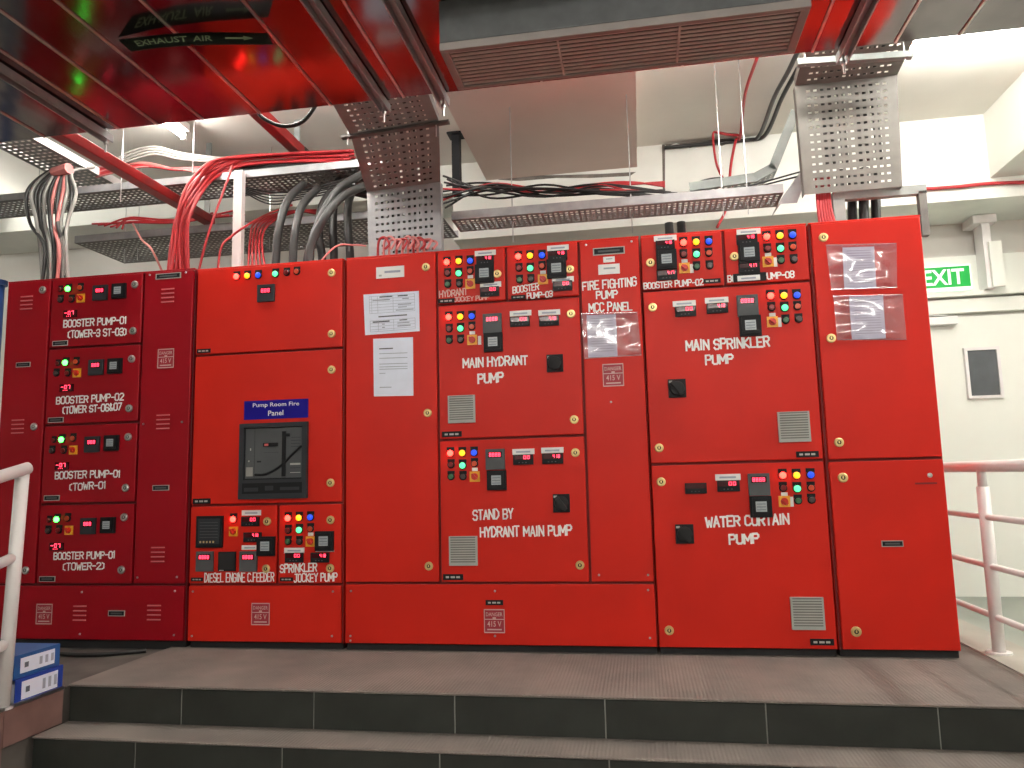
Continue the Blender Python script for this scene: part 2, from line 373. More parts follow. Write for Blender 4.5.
# ================================================================== DUCT
DZ, DY1 = 2.5, -.53
duct = empty('exhaust_duct', (0, -1.2, DZ)); tag(duct, 'wide glossy sheet-metal exhaust duct overhead, mirroring the red panels', 'duct')
sx = [-5.4] + [onZ(px, py, DZ).x for px, py in ((40, 134), (115, 126), (153, 121), (200, 117), (258, 111), (330, 104), (404, 97))] + [-.35, .25] + [onZ(px, py, DZ).x for px, py in ((812, 52), (848, 48), (894, 44), (958, 37))] + [1.9, 2.38]
DY0 = -2.1
for a, c_ in zip(sx[:-1], sx[1:]):
    build(MB().bb(a + .001, c_ - .001, DY0, DY1, DZ, DZ + .34), 'duct_panel', 'duct_metal', duct)
for a in sx[1:-1]:
    build(MB().bb(a - .005, a + .005, DY0, DY1 - .002, DZ - .006, DZ + .002), 'seam', 'duct_edge', duct)
# support channels running under the duct, with rod and nuts at the far end
def channel(p_far, p_near, label):
    e = onZ(*p_far, DZ - .045); q = onZ(*p_near, DZ - .045); x = e.x
    e.y = -.488; t = empty('support_channel', (x, e.y, DZ - .045)); tag(t, label, 'channel')
    mb = MB(); y0 = DY0
    for dx in (-.02, .02): mb.bb(x + dx - .003, x + dx + .003, y0, e.y, DZ - .045, DZ - .007)
    mb.bb(x - .02, x + .02, y0, e.y, DZ - .013, DZ - .007)
    build(mb, 'rail', 'galv', t)
    build(MB().tube([(x, e.y - .022, DZ - .10), (x, e.y - .022, CEIL - .001)], .005, 6), 'rod', 'steel', t)
    build(MB().disc([(.011, -.062), (.011, -.046)], 6, ax='z', c=(x, e.y - .022, DZ)), 'nut', 'steel', t)
channel((382, 108), (281, 0), 'metal channel under the duct ending above the perforated riser tray')
channel((443, 104), (395, 0), 'metal channel under the duct just left of the air grille')
channel((841, 66), (872, 0), 'metal channel under the duct above the right perforated tray')
channel((93, 133), (0, 48), 'metal channel under the duct at the far left')
# hanging grille box
gb = empty('air_grille_box', (0, -1.03, 2.3)); tag(gb, 'grey metal air box with a long slatted grille hanging under the duct', 'air grille')
GX0, GX1, GY0, GY1, GZ = -.64, .622, -1.172, -.89, 2.3
m_ = MB(); m_.bb(GX0, GX1, GY0, GY1, GZ + .03, DZ - .0075); bevel(build(m_, 'housing', 'duct_grey', gb), .004)
m_ = MB()
for a in ((GX0, GX1, GY0, GY0 + .022), (GX0, GX1, GY1 - .022, GY1), (GX0, GX0 + .03, GY0 + .022, GY1 - .022), (GX1 - .03, GX1, GY0 + .022, GY1 - .022)): m_.bb(a[0], a[1], a[2], a[3], GZ, GZ + .03)
bevel(build(m_, 'grille_frame', 'grille_frame', gb), .003)
build(MB().bb(GX0 + .03, GX1 - .03, GY0 + .022, GY1 - .022, GZ + .026, GZ + .0295), 'backing', 'grille_dark', gb)
NS = 10
sm = None
for k in range(NS):
    y = GY0 + .030 + k * (GY1 - GY0 - .06) / (NS - 1)
    if sm is None:
        mb = MB(); mb.add([(GX0 + .03, -.0056, .003), (GX1 - .03, -.0056, .003), (GX1 - .03, .0056, .0), (GX0 + .03, .0056, .0), (GX0 + .03, -.0056, .006), (GX1 - .03, -.0056, .006), (GX1 - .03, .0056, .003), (GX0 + .03, .0056, .003)],
                          [(0, 1, 2, 3), (7, 6, 5, 4), (0, 4, 5, 1), (3, 2, 6, 7), (0, 3, 7, 4), (1, 5, 6, 2)])
        sm = mb.mesh('slat', 'grille_slat')
    link('slat', sm, (0, y, GZ + .006), gb)
for x in (-.22, .2): build(MB().bb(x - .004, x + .004, GY0 + .022, GY1 - .022, GZ + .002, GZ + .006), 'cross_bar', 'grille_slat', gb)
# exhaust air label: curled strip hanging off the duct
lb = empty('exhaust_label', onZ(195, 33, DZ - .03)); tag(lb, 'curled black strip under the duct with green EXHAUST AIR lettering and arrow', 'label')
top = [(118, 40), (133, 38.0), (150, 35.8), (170, 33.8), (190, 32.8), (210, 32.4), (235, 32.6), (255, 33.0), (268, 33.4)]
bot = [(131, 51.5), (143, 49.8), (157, 47.9), (175, 46.4), (192, 45.5), (212, 44.8), (236, 44.4), (258, 44.3), (273, 44.6)]
zt = DZ - .015
tp = [onZ(a, c_, DZ - .005 - .028 * i / 8) for i, (a, c_) in enumerate(top)]; bt = [onY(c_[0], c_[1], t_.y - .02) for c_, t_ in zip(bot, tp)]
mb = MB(); n = len(tp)
mb.add(tp + bt, [(i, i + 1, n + i + 1, n + i) for i in range(n - 1)])
o = build(mb, 'strip', 'label_black', lb); solid(o, .002)
def curl(u, v):
    f_ = min(max(u, 0), .9999) * (n - 1); i = int(f_); f_ -= i
    a = tp[i].lerp(tp[i + 1], f_); c_ = bt[i].lerp(bt[i + 1], f_); return a.lerp(c_, 1 - v) + Vector((0, -.003, -.0015))
for s_, u0, uw in (('EXHAUST', .115, .36), ('AIR', .515, .12)):
    vs, fs = text_geo(s_, .012); mb = MB(); mb.add([curl(u0 + a * uw, .30 + c_ * .46) for a, c_ in vs], fs); build(mb, 'lettering', 'label_text', lb)
mb = MB(); A = [(.70, .46), (.80, .46), (.80, .33), (.86, .53), (.80, .73), (.80, .60), (.70, .60)]
mb.add([curl(*a) for a in A], [(0, 1, 5, 6), (2, 3, 4)]); build(mb, 'arrow', 'label_text', lb)

# ================================================================== TUBE LIGHTS
def batten(name, label, p, q, group=None, r=.016, dz=.06, m_='tube_bright', hw=.07):
    p = Vector(p); q = Vector(q); c = (p + q) / 2
    t = empty(name, c); tag(t, label, 'tube light', group)
    d = (q - p).normalized()
    bevel(build(MB().beam(p + Vector((0, 0, dz)), q + Vector((0, 0, dz)), hw, .05), 'housing', 'white_plastic', t))
    for e, s_ in ((p, 1), (q, -1)): build(MB().beam(e + d * (.0 * s_), e + d * (.02 * s_), .03, .045, up=Vector((0, 0, 1))), 'end_cap', 'white_plastic', t)
    build(MB().tube([p + d * .02, q - d * .02], r, 10, sub=1), 'tube', m_, t, smooth=True)
    for e in (p + d * .2, q - d * .2): build(MB().tube([e + Vector((0, 0, dz + .02)), (e.x, e.y, CEIL - .0005)], .004, 6), 'hanger_rod', 'steel', t)
batten('tube_light', 'bright tube light behind the duct edge at the left, above the red cables', (-2.843, -.55, 3.05), (-2.843, .65, 3.05))
batten('tube_light', 'bright tube light along the duct edge at the right, above the exit sign', (1.52, .545, 3.05), (2.37, .545, 3.05))
for i, (x, y) in enumerate(((-2.6, -4.6), (-.2, -4.6), (2.2, -4.6), (-1.4, -6.2), (1.2, -6.2))):
    batten('tube_light', 'suspended tube light over the lower floor behind the viewer', (x - .6, y, 2.72), (x + .6, y, 2.72), 'tube lights behind the viewer', r=.03, m_='tube')
batten('tube_light', 'added fill tube light at the far right over the railing, out of view', (2.9, -.9, 2.62), (2.9, .3, 2.62), r=.034, hw=.03)  # unseen lamp added to brighten the right wall and door
batten('tube_light', 'tube light at the far left behind the trays, out of view', (-5.2, .2, 2.95), (-5.2, 1.4, 2.95))
for x in (-1.55, .62, 1.9):
    batten('tube_light', 'tube light hidden above the duct between duct and panels', (x - .45, -.28, 2.93), (x + .45, -.28, 2.93), 'tube lights above the duct', hw=.022)

# ================================================================== INSTRUMENTS (shared meshes, front face towards -y)
INS = {}
def lampmesh(kind, lens):
    mb = MB()
    mb.bb(-.019, .019, -.004, 0, .012, .030, 0)
    mb.disc([(.0195, 0), (.0195, -.006), (.016, -.008)], 14, 0)
    mb.disc([(.0152, -.004), (.0152, -.012), (.012, -.017), (.006, -.0195), (.001, -.020)], 14, 1)
    INS[kind] = mb.mesh('indicator_lamp', ['black', lens], smooth=False)
for k in ('red', 'yellow', 'green', 'blue', 'green_bright'): lampmesh('lamp_' + k, 'lamp_' + k)
def btnmesh(kind, m_):
    mb = MB()
    mb.bb(-.018, .018, -.003, 0, .012, .028, 0)
    mb.disc([(.018, 0), (.018, -.007), (.0145, -.009)], 14, 0)
    mb.disc([(.013, -.004), (.013, -.013), (.011, -.015)], 14, 1)
    INS[kind] = mb.mesh('push_button', ['black', m_])
for k in ('dkred', 'orange', 'green', 'grey'): btnmesh('btn_' + k, 'btn_' + k)
mb = MB(); mb.bb(-.025, .025, -.006, 0, -.025, .025, 0); mb.disc([(.017, -.006), (.016, -.012)], 14, 1)
mb.beam((-.012, -.017, .012), (.012, -.017, -.012), .010, .012, 1, up=Vector((0, 1, 0))); INS['selector'] = mb.mesh('rotary_switch', ['yellow', 'knob_red'])
def metermesh(key, s, lit=True, wd=.096, ht=.048):
    mb = MB(); mb.bb(-wd / 2, wd / 2, -.010, 0, -ht / 2, ht / 2, 0)
    mb.bb(-wd * .44, wd * .44, -.0108, -.010, -ht * .02, ht * .42, 1)
    if lit: digits(mb, s, wd * .02, -.0112, ht * .05, wd * .36, ht * .33, 2)
    for k in range(3): x = -wd * .2 + k * wd * .17; mb.bb(x - .003, x + .003, -.0112, -.010, -ht * .34, -ht * .24, 3)
    INS[key] = mb.mesh('meter', ['black', 'window_red', 'digit', 'mid_grey'])
metermesh('meter_a', '418'); metermesh('meter_b', '00'); metermesh('meter_c', '417'); metermesh('meter_off', '', False)
mb = MB(); mb.bb(-.043, .043, -.008, 0, -.021, .021, 0); digits(mb, '-0.7'.replace('.', ''), -.034, -.0085, -.006, .066, .022, 1)
for k in range(3): mb.bb(-.02 + k * .012, -.016 + k * .012, -.0085, -.008, -.016, -.012, 1)
INS['readout'] = mb.mesh('readout', ['window_red', 'digit'])
mb = MB(); mb.bb(-.047, .047, -.012, 0, -.05, .05, 0); mb.bb(-.034, .034, -.0128, -.012, .008, .036, 1); digits(mb, '8888', -.028, -.0134, .013, .058, .018, 2)
mb.bb(-.040, .040, -.0124, -.012, -.040, -.002, 3); INS['controller'] = mb.mesh('controller', ['mid_grey', 'window_red', 'digit', 'mid_grey'])
mb = MB(); mb.bb(-.048, .048, -.012, 0, -.046, .046, 0); mb.bb(-.03, .03, -.0128, -.012, -.004, .030, 1); digits(mb, '888', -.024, -.0134, .003, .052, .020, 2)
INS['controller_dark'] = mb.mesh('controller', ['dark_grey', 'window_red', 'digit'])
mb = MB(); mb.bb(-.048, .048, -.016, 0, -.048, .048, 0); mb.bb(-.038, .038, -.022, -.016, -.038, .040, 0); mb.bb(-.024, .024, -.0226, -.022, -.022, .024, 1)
for k in range(3): mb.bb(-.02, .02, -.0230, -.0226, -.015 + k * .013, -.012 + k * .013, 2)
INS['relay'] = mb.mesh('relay_unit', ['black', 'lcd', 'ink'])
mb = MB(); mb.bb(-.054, .054, -.002, 0, -.0135, .0135, 0); mb.bb(-.036, .034, -.0024, -.002, -.005, .003, 1); INS['label'] = mb.mesh('name_tag', ['white_plastic', 'ink_soft'])
mb = MB(); mb.bb(-.014, .014, -.002, 0, -.008, .008, 0); INS['tag_small'] = mb.mesh('name_tag', ['white_plastic'])
mb = MB(); mb.bb(-.008, .008, -.002, 0, -.022, .022, 0); INS['tag_tall'] = mb.mesh('name_tag', ['white_plastic'])
mb = MB(); mb.bb(-.05, .05, -.003, 0, -.014, .014, 0)
for a, c_ in ((-.036, -.020), (-.012, .010), (.016, .034)): mb.bb(a, c_, -.0034, -.003, -.005, .004, 1)
INS['plate'] = mb.mesh('nameplate', ['black', 'light_grey'])
mb = MB(); mb.bb(-.05, .05, -.003, 0, -.015, .015, 1); mb.bb(-.046, .046, -.0034, -.003, -.011, .011, 0); mb.bb(-.034, .034, -.0038, -.003, -.004, .004, 2)
INS['plate_framed'] = mb.mesh('nameplate', ['black', 'light_grey', 'mid_grey'])
mb = MB(); mb.disc([(.021, 0), (.021, -.006), (.017, -.009)], 16, 0); mb.disc([(.0095, -.0085), (.0095, -.0093)], 12, 1); mb.box(0, -.0095, .001, .006, .001, .011, 0)
INS['lock'] = mb.mesh('lock', ['brass', 'black'], smooth=False)
INS['lock_steel'] = mb.mesh('lock', ['steel', 'mid_grey'], smooth=False)
mb = MB(); mb.disc([(.007, 0), (.007, -.003), (.004, -.005)], 8, 0); INS['screw'] = mb.mesh('screw', ['steel'])
mb = MB(); mb.bb(-.04, .04, -.008, 0, -.043, .043, 0); mb.disc([(.034, -.008), (.030, -.020)], 18, 1)
mb.beam((-.022, -.032, .030), (.022, -.032, -.030), .020, .026, 1, up=Vector((0, 1, 0))); mb.bb(-.036, -.020, -.0085, -.008, .026, .036, 2)
INS['isolator'] = mb.mesh('isolator_switch', ['black', 'black_matt', 'light_grey'])
mb = MB(); mb.bb(-.068, .068, -.014, 0, -.068, .068, 0)
for k in range(11): mb.bb(-.060, .060, -.0175, -.014, -.058 + k * .0112, -.053 + k * .0112, 0); mb.bb(-.060, .060, -.0145, -.014, -.053 + k * .0112, -.0468 + k * .0112, 1)
INS['vent'] = mb.mesh('vent_filter', ['light_grey', 'vent_gap'])
mb = MB()
for k in range(4): mb.bb(-.037, .037, -.006, 0, -.037 + k * .0235, -.031 + k * .0235, 0)
INS['louvre'] = mb.mesh('louvre', ['crimson_slot'])
mb = MB(); mb.bb(-.05, .05, -.0015, 0, -.055, .055, 0)
for a in ((-.05, .05, .050, .055), (-.05, .05, -.055, -.050), (-.05, -.046, -.055, .055), (.046, .05, -.055, .055), (-.05, .05, .006, .010)): mb.bb(a[0], a[1], -.002, -.0015, a[2], a[3], 1)
text_into(mb, 'DANGER', -.040, -.0021, .022, .080, .018, 1, .012); text_into(mb, '415 V', -.034, -.0021, -.026, .068, .026, 1, .012)
mb.bb(-.035, .035, -.0021, -.0015, -.042, -.036, 1); mb.bb(-.008, .008, -.0021, -.0015, .010, .018, 1); INS['danger'] = mb.mesh('danger_plate', ['danger_red', 'danger_white'])
NAMES = {'lamp': 'indicator_lamp', 'btn': 'push_button', 'selector': 'rotary_switch', 'meter': 'meter', 'readout': 'readout', 'controller': 'controller', 'relay': 'relay_unit', 'label': 'name_tag', 'tag': 'name_tag',
         'plate': 'nameplate', 'lock': 'lock', 'screw': 'screw', 'isolator': 'isolator_switch', 'vent': 'vent_filter', 'louvre': 'louvre', 'danger': 'danger_plate'}
def put(door, kind, px, py, s=1.0, sx_=None, sz_=None, y=0.0):
    p = onY(px, py, y)
    o = link(NAMES[kind.split('_')[0]], INS[kind], (p.x, y, p.z), door)
    if s != 1.0 or sx_: o.scale = (sx_ or s, 1, sz_ or s)
    return o

# brush lettering: every glyph is a few broad strokes on a 4 x 6 grid
GLY = {'A': ['00 26 40', '12 32'], 'B': ['00 06', '06 36 45 44 33 03', '33 42 41 30 00'], 'C': ['45 36 16 05 01 10 30 41'], 'D': ['00 06', '06 26 44 42 20 00'], 'E': ['40 00 06 46', '03 33'],
       'F': ['00 06 46', '03 33'], 'G': ['45 36 16 05 01 10 30 41 43 23'], 'H': ['00 06', '40 46', '03 43'], 'I': ['20 26'], 'J': ['16 46', '36 31 20 10 01'], 'K': ['00 06', '46 03 40'],
       'L': ['06 00 40'], 'M': ['00 06 22 46 40'], 'N': ['00 06 40 46'], 'O': ['10 01 05 16 36 45 41 30 10'], 'P': ['00 06 36 45 44 33 03'], 'R': ['00 06 36 45 44 33 03', '23 40'],
       'S': ['45 36 16 05 04 13 33 42 41 30 10 01'], 'T': ['06 46', '26 20'], 'U': ['06 01 10 30 41 46'], 'W': ['06 10 24 30 46'], 'Y': ['06 23 46', '23 20'], 'X': ['06 40', '00 46'],
       '0': ['10 01 05 16 36 45 41 30 10'], '1': ['15 26 20'], '2': ['05 16 36 45 44 00 40'], '3': ['05 16 36 45 44 33 13', '33 42 41 30 10 01'], '6': ['45 36 16 05 01 10 30 41 42 33 03'],
       '7': ['06 46 10'], '8': ['13 04 05 16 36 45 44 33 13 02 01 10 30 41 42 33'], '-': ['03 43'], '(': ['36 15 11 30'], ')': ['16 35 31 10'], '&': ['40 04 16 25 01 10 20 42'], '.': ['10 20']}
def brush(mb, s, x, y, z, wd, ht, skew, th, seed):
    rn = random.Random(seed)
    adv = []; 
    for ch in s: adv.append({' ': 3.2, 'I': 2.6, '1': 3.4, '.': 2.6, '(': 3.4, ')': 3.4, 'M': 6.0, 'W': 6.0, '-': 4.2}.get(ch, 5.2))
    tot = sum(adv) - 1.0; k = 0.0; th = min(th, 1.5 * wd / tot); ns = 0
    for ch, ad in zip(s, adv):
        if ch != ' ':
            gw = ad - 1.2; x_off = -1.4 if ch == 'I' else (-1 if ch in '1.()' else 0); sc_ = (gw / 4 if ch not in 'I1.()' else 1.0)
            jz = rn.uniform(-.03, .03); jh = rn.uniform(.95, 1.05)
            for st in GLY[ch]:
                P = [((k + x_off + .05 + int(q[0]) * sc_) / tot * wd, (int(q[1]) / 6 * jh + jz) * ht) for q in st.split()]
                P = [(x + a, z + c_ + skew * (a / wd)) for a, c_ in P]
                for (ax, az), (bx, bz) in zip(P[:-1], P[1:]):
                    dx, dz = bx - ax, bz - az; l = math.hypot(dx, dz) or 1; dx /= l; dz /= l; h = th / 2 * rn.uniform(.88, 1.1); e = h * .75; ns += 1; y_ = y - (ns % 9) * .00006
                    mb.add([(ax - dx * e - dz * h, y_, az - dz * e + dx * h), (ax - dx * e + dz * h, y_, az - dz * e - dx * h), (bx + dx * e + dz * h, y_, bz + dz * e - dx * h), (bx + dx * e - dz * h, y_, bz + dz * e + dx * h)], [(0, 1, 2, 3)])
        k += ad
def lettering(door, s, x0, y0, x1, y1, cap, m_='white_paint', bold=.034, y=-.0012):
    a = onY(x0, y0, 0); c_ = onY(x1, y1, 0); h = (onY(x0, y0 - cap, 0) - a).z
    mb = MB()
    if s.isupper(): brush(mb, s, a.x, y, a.z, c_.x - a.x, h, c_.z - a.z, h * (.18 + bold * 2.0), s + str(int(x0)))
    else: text_into(mb, s, a.x, y, a.z, c_.x - a.x, h, 0, bold, c_.z - a.z)
    return build(mb, 'lettering', m_, door)

# ================================================================== CABINETS
def cabinet(name, label, x0, x1, z0, z1, paint, depth=.6):
    t = empty(name, ((x0 + x1) / 2, depth / 2, z0)); tag(t, label, 'control panel')
    bevel(build(MB().bb(x0 + .002, x1 - .002, .021, depth, z0, z1 - .004), 'body', paint + '_gap', t), .004)  # dark body colour imitates shade behind the door gaps
    mb = MB(); mb.bb(x0 + .002, x1 - .002, .004, depth + .004, z1 - .006, z1 + .004); bevel(build(mb, 'roof_sheet', paint, t), .003)
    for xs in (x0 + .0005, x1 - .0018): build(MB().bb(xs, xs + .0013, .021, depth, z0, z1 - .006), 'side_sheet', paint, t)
    build(MB().bb(x0 + .006, x1 - .006, .03, depth - .02, PLAT - (.0118 if x1 < PX0 + .2 else 0), z0), 'plinth', 'black_matt', t)
    return t
def door(cab, x0, x1, z0, z1, paint, g=.006, name='door', y0=0.0):
    o = build(MB().bb(x0 + g, x1 - g, y0, .021, z0 + g, z1 - g), name, paint, cab)
    return bevel(o, .004, 2)
B0, B1, B2, B3, F0, F1, G0, G1, G2, G3, S1, T0, T1 = -3.479, -3.196, -2.626, -2.325, -2.311, -1.477, -1.467, -.977, -.254, .044, .823, .834, 1.324
TOP = 1.942
# ---- booster panel (crimson)
cab = cabinet('booster_pump_panel', 'dark crimson control panel at the left with four stacked booster pump doors', B0, B3, 0, 1.952, 'crimson')
L = door(cab, B0, B1, .285, 1.952, 'crimson')
for p in ((43, 290), (34.4, 426.7), (26, 570.3)): put(L, 'lock_steel', *p)
for p in ((26.8, 303), (18, 426.7)): put(L, 'louvre', *p)
put(L, 'plate_framed', 23.4, 364.7, .9)
rows = [(1.555, 1.952), (1.131, 1.555), (.706, 1.131), (.285, .706)]
data = [  # lamp, left, right, low1, low2, selector, grey, black, lock, lock, readout, text1, text2, plate
    dict(g=(69, 289.2), l=(61, 289.5), r=(81, 288), a=(61, 299.8), b=(72, 299.6), s=(81.2, 298.3), c=(101, 293), k=(120, 291.3), lk=((135, 284.7), (133.3, 331)), d=(70.8, 314), p=(60.4, 343.3),
         t=(('BOOSTER PUMP-01', 63.8, 327.2, 126.8, 323.5), ('(TOWER-3 ST-03)', 68.2, 337.8, 126.3, 334.9))),
    dict(g=(66.4, 362.9), l=(58.5, 363.5), r=(76.8, 362), a=(56.8, 373.5), b=(68.2, 373.3), s=(77.3, 373), c=(96.9, 367.5), k=(115.9, 366.2), lk=((132, 359), (129.4, 408.4)), d=(67.2, 388), p=(56, 420),
         t=(('BOOSTER PUMP-02', 56.5, 404, 123.7, 400), ('(TOWER ST-06&07', 63, 413.8, 121.6, 409.8))),
    dict(g=(62.5, 439.7), l=(54.5, 440.3), r=(73.7, 438.4), a=(52.6, 450.6), b=(64.3, 450.6), s=(73.7, 450), c=(93, 444.4), k=(112.5, 443), lk=((128.4, 437), (125.8, 487.8)), d=(62.5, 466), p=(52, 498),
         t=(('BOOSTER PUMP-01', 55.2, 478.8, 120.6, 477), ('(TOWR-01', 69.8, 490.4, 106.3, 488.3))),
    dict(g=(57.8, 519.3), l=(49.8, 519.8), r=(68.2, 518.2), a=(48.7, 530.7), b=(59.4, 530.2), s=(69.3, 530.2), c=(89, 526), k=(108.9, 525), lk=((124.5, 517.2), (121.6, 569.8)), d=(57.3, 546.4), p=(47.4, 579.0),
         t=(('BOOSTER PUMP-01', 53.9, 559.4, 115.4, 558), ('(TOWER-2)', 63.3, 570.2, 104.2, 569)))]
for (z0, z1), q in zip(rows, data):
    D = door(cab, B1, B2, z0, z1, 'crimson')
    put(D, 'lamp_green_bright', *q['g']); put(D, 'btn_dkred', *q['l'], .8); put(D, 'btn_orange', *q['r']); put(D, 'btn_grey', *q['a']); put(D, 'btn_dkred', *q['b'])
    put(D, 'selector', *q['s'], .95); put(D, 'controller_dark', *q['c'], .92); put(D, 'relay', *q['k'], .86); put(D, 'readout', *q['d'], .95)
    for p in q['lk']: put(D, 'lock_steel', *p)
    put(D, 'plate_framed', *q['p'], .95)
    for s, a, b_, c_, d_ in q['t']: lettering(D, s, a, b_, c_, d_, 6.6, 'white_paint', .008)
R_ = door(cab, B2, B3, .285, 1.952, 'crimson', name='cover')
put(R_, 'plate_framed', 168.5, 276, 1, 1.5, 1.05); put(R_, 'danger', 165.9, 358.4, .95); put(R_, 'plate_framed', 161, 487.8, .95)
for p in ((168, 295.7), (163.3, 422), (158, 554.7)): put(R_, 'louvre', *p)
for p in ((150, 275), (186, 272.5), (143.5, 424), (182, 422), (137.5, 577.5), (177, 577)): put(R_, 'screw', *p, .8)
Bs = door(cab, B0, B3, .0, .285, 'crimson', name='base_cover')
put(Bs, 'danger', 44.3, 614, .95); put(Bs, 'louvre', 80, 613.3); put(Bs, 'louvre', 154.2, 612.8); put(Bs, 'plate_framed', 116.7, 613.3, .95)
for p in ((82, 592), (80, 634), (175, 591), (174, 635)): put(Bs, 'screw', *p, .8)

def block(D, red, yel, blu, dkr, grn, org, dkg, gry, sel, tagpos='top'):
    put(D, 'lamp_red', *red); put(D, 'lamp_yellow', *yel); put(D, 'lamp_blue', *blu); put(D, 'btn_dkred', *dkr); put(D, 'lamp_green', *grn)
    put(D, 'btn_orange', *org); put(D, 'btn_green', *dkg); put(D, 'btn_grey', *gry); put(D, 'selector', *sel)
    put(D, 'tag_small', sel[0], sel[1] - 7.2)
    if tagpos == 'right': put(D, 'tag_tall', sel[0] + 7.3, sel[1] + .3)
# ---- feeder panel
cab = cabinet('engine_feeder_panel', 'red control panel with the blue sign and a large grey circuit breaker', F0, F1, 0, TOP, 'red')
D = door(cab, F0, F1, 1.471, TOP, 'red')
for k, p in (('lamp_red', (237, 277)), ('lamp_yellow', (247.8, 276.2)), ('lamp_blue', (258.7, 275.6)), ('lamp_green', (275.9, 274.2)), ('btn_dkred', (287, 272.9)), ('btn_orange', (297.2, 271.9))): put(D, k, *p)
put(D, 'controller_dark', 266.6, 293.4); put(D, 'lock', 331.8, 273); put(D, 'lock', 331.8, 334); put(D, 'plate', 203.8, 351, .8)
D = door(cab, F0, F1, .684, 1.471, 'red')
put(D, 'lock', 331.8, 369.8); put(D, 'lock', 330.7, 482.8); put(D, 'plate', 201.7, 501.2)
a = onY(244.5, 401.3); c_ = onY(308.2, 417.5)
build(MB().bb(a.x, c_.x, -.003, 0, c_.z, a.z), 'sign_board', ['sign_blue'], D)
lettering(D, 'Pump Room Fire', 253.1, 408.6, 299.4, 406.6, 5.2, 'white_paint', .012, -.0036); lettering(D, 'Panel', 268.4, 415.9, 283.6, 415.2, 5.2, 'white_paint', .012, -.0036)
# circuit breaker
a = onY(241.6, 424.2); c_ = onY(308.0, 498); X0, X1, Z0, Z1 = a.x, c_.x, c_.z, a.z; W_ = X1 - X0; H_ = Z1 - Z0
def U(u, v): return X0 + u * W_, Z1 - v * H_
mb = MB()
for u0, u1, v0, v1, yy in ((0, 1, 0, .055, -.022), (0, 1, .745, 1, -.022), (0, .07, .055, .745, -.022), (.93, 1, .055, .745, -.022)):
    x0, z1 = U(u0, v0); x1, z0 = U(u1, v1); mb.bb(x0, x1, yy, 0, z0, z1, 0)
def ub(u0, u1, v0, v1, y0, mi): x0, z1 = U(u0, v0); x1, z0 = U(u1, v1); mb.bb(x0, x1, y0, 0, z0, z1, mi)
ub(.07, .93, .055, .745, -.006, 1); ub(.085, .915, .07, .73, -.012, 2)
ub(.22, .223, .07, .73, -.0125, 1); ub(.35, .57, .265, .315, -.016, 1); ub(.37, .43, .275, .305, -.0165, 3); ub(.26, .32, .50, .52, -.0135, 1)
ub(.635, .685, .12, .71, -.020, 1); ub(.685, .74, .15, .19, -.020, 1)
for v in (.20, .24, .28, .32): ub(.76, .90, v, v + .006, -.0125, 4)
ub(.75, .90, .54, .565, -.0125, 5); ub(.75, .90, .60, .606, -.0125, 4); ub(.75, .90, .66, .668, -.0125, 5)
ub(.10, .20, .58, .70, -.0125, 6); ub(.155, .17, .33, .36, -.014, 5); ub(.13, .15, .49, .51, -.014, 5); ub(.36, .58, .39, .394, -.0125, 4)
ub(.06, .94, .79, .93, -.0225, 1); ub(.09, .30, .85, .90, -.0235, 4); ub(.40, .52, .83, .89, -.0235, 4); ub(.62, .90, .85, .89, -.0235, 4)
brk = build(mb, 'circuit_breaker', ['dark_grey', 'black', 'mid_grey', 'ink_red', 'dark_grey', 'light_grey', 'cable_pale'], D)
mb = MB(); mb.tube([(U(u, v)[0], -.016, U(u, v)[1]) for u, v in ((.24, .68), (.38, .68), (.52, .63), (.66, .54), (.78, .43), (.915, .32))], .006, 6)
build(mb, 'breaker_cord', 'black', D)
SPX = onY(277.6, 545).x
D = door(cab, F0, SPX, .285, .684, 'red')
mb = MB(); p = onY(210.5, 531.6); mb.bb(p.x - .073, p.x + .073, -.014, 0, p.z - .08, p.z + .08, 0); mb.bb(p.x - .060, p.x + .060, -.016, -.014, p.z - .062, p.z + .066, 1)
for k in range(6): mb.bb(p.x - .05, p.x + .05, -.0165, -.016, p.z - .03 + k * .015, p.z - .027 + k * .015, 2)
for k in range(5): mb.bb(p.x - .05 + k * .018, p.x - .041 + k * .018, -.0165, -.016, p.z - .056, p.z - .046, 3)
build(mb, 'battery_charger_unit', ['black', 'dark_grey', 'mid_grey', 'brass'], D)
put(D, 'lamp_red', 233.8, 519.2); put(D, 'selector', 233.8, 531.4, .95); put(D, 'label', 251.5, 512.8, .98); put(D, 'meter_b', 250.8, 521.4); put(D, 'meter_a', 253, 537.1); put(D, 'label', 250.2, 547.5, .85)
put(D, 'relay', 266.8, 546); put(D, 'controller', 205.5, 561.3); put(D, 'controller', 249, 561.3)
mb = MB(); p = onY(227.6, 561.3); mb.bb(p.x - .047, p.x + .047, -.01, 0, p.z - .048, p.z + .048, 0); mb.bb(p.x - .04, p.x + .04, -.0104, -.01, p.z - .04, p.z + .042, 1); mb.bb(p.x - .04, p.x - .015, -.0108, -.01, p.z - .046, p.z - .042, 2)
build(mb, 'blank_unit', ['black', 'black_matt', 'light_grey'], D)
put(D, 'lock', 267.4, 521.4); put(D, 'lock', 266.3, 568.6); put(D, 'plate', 197.2, 579.4, .66); lettering(D, 'DIESEL ENGINE C.FEEDER', 204.8, 582, 274, 581.2, 8.4)
D = door(cab, SPX, F1, .285, .684, 'red')
block(D, (288.5, 518.1), (299.5, 517.7), (310.8, 517.2), (288.5, 530.3), (299.7, 529.8), (310.8, 528.7), (288.5, 541.4), (299.7, 541.4), (310.8, 541.4))
put(D, 'relay', 325, 540.9); put(D, 'label', 294.4, 550.4); put(D, 'meter_b', 294.7, 557.5); put(D, 'meter_a', 320.3, 557.5); put(D, 'label', 325, 551, 1, .9, .3)
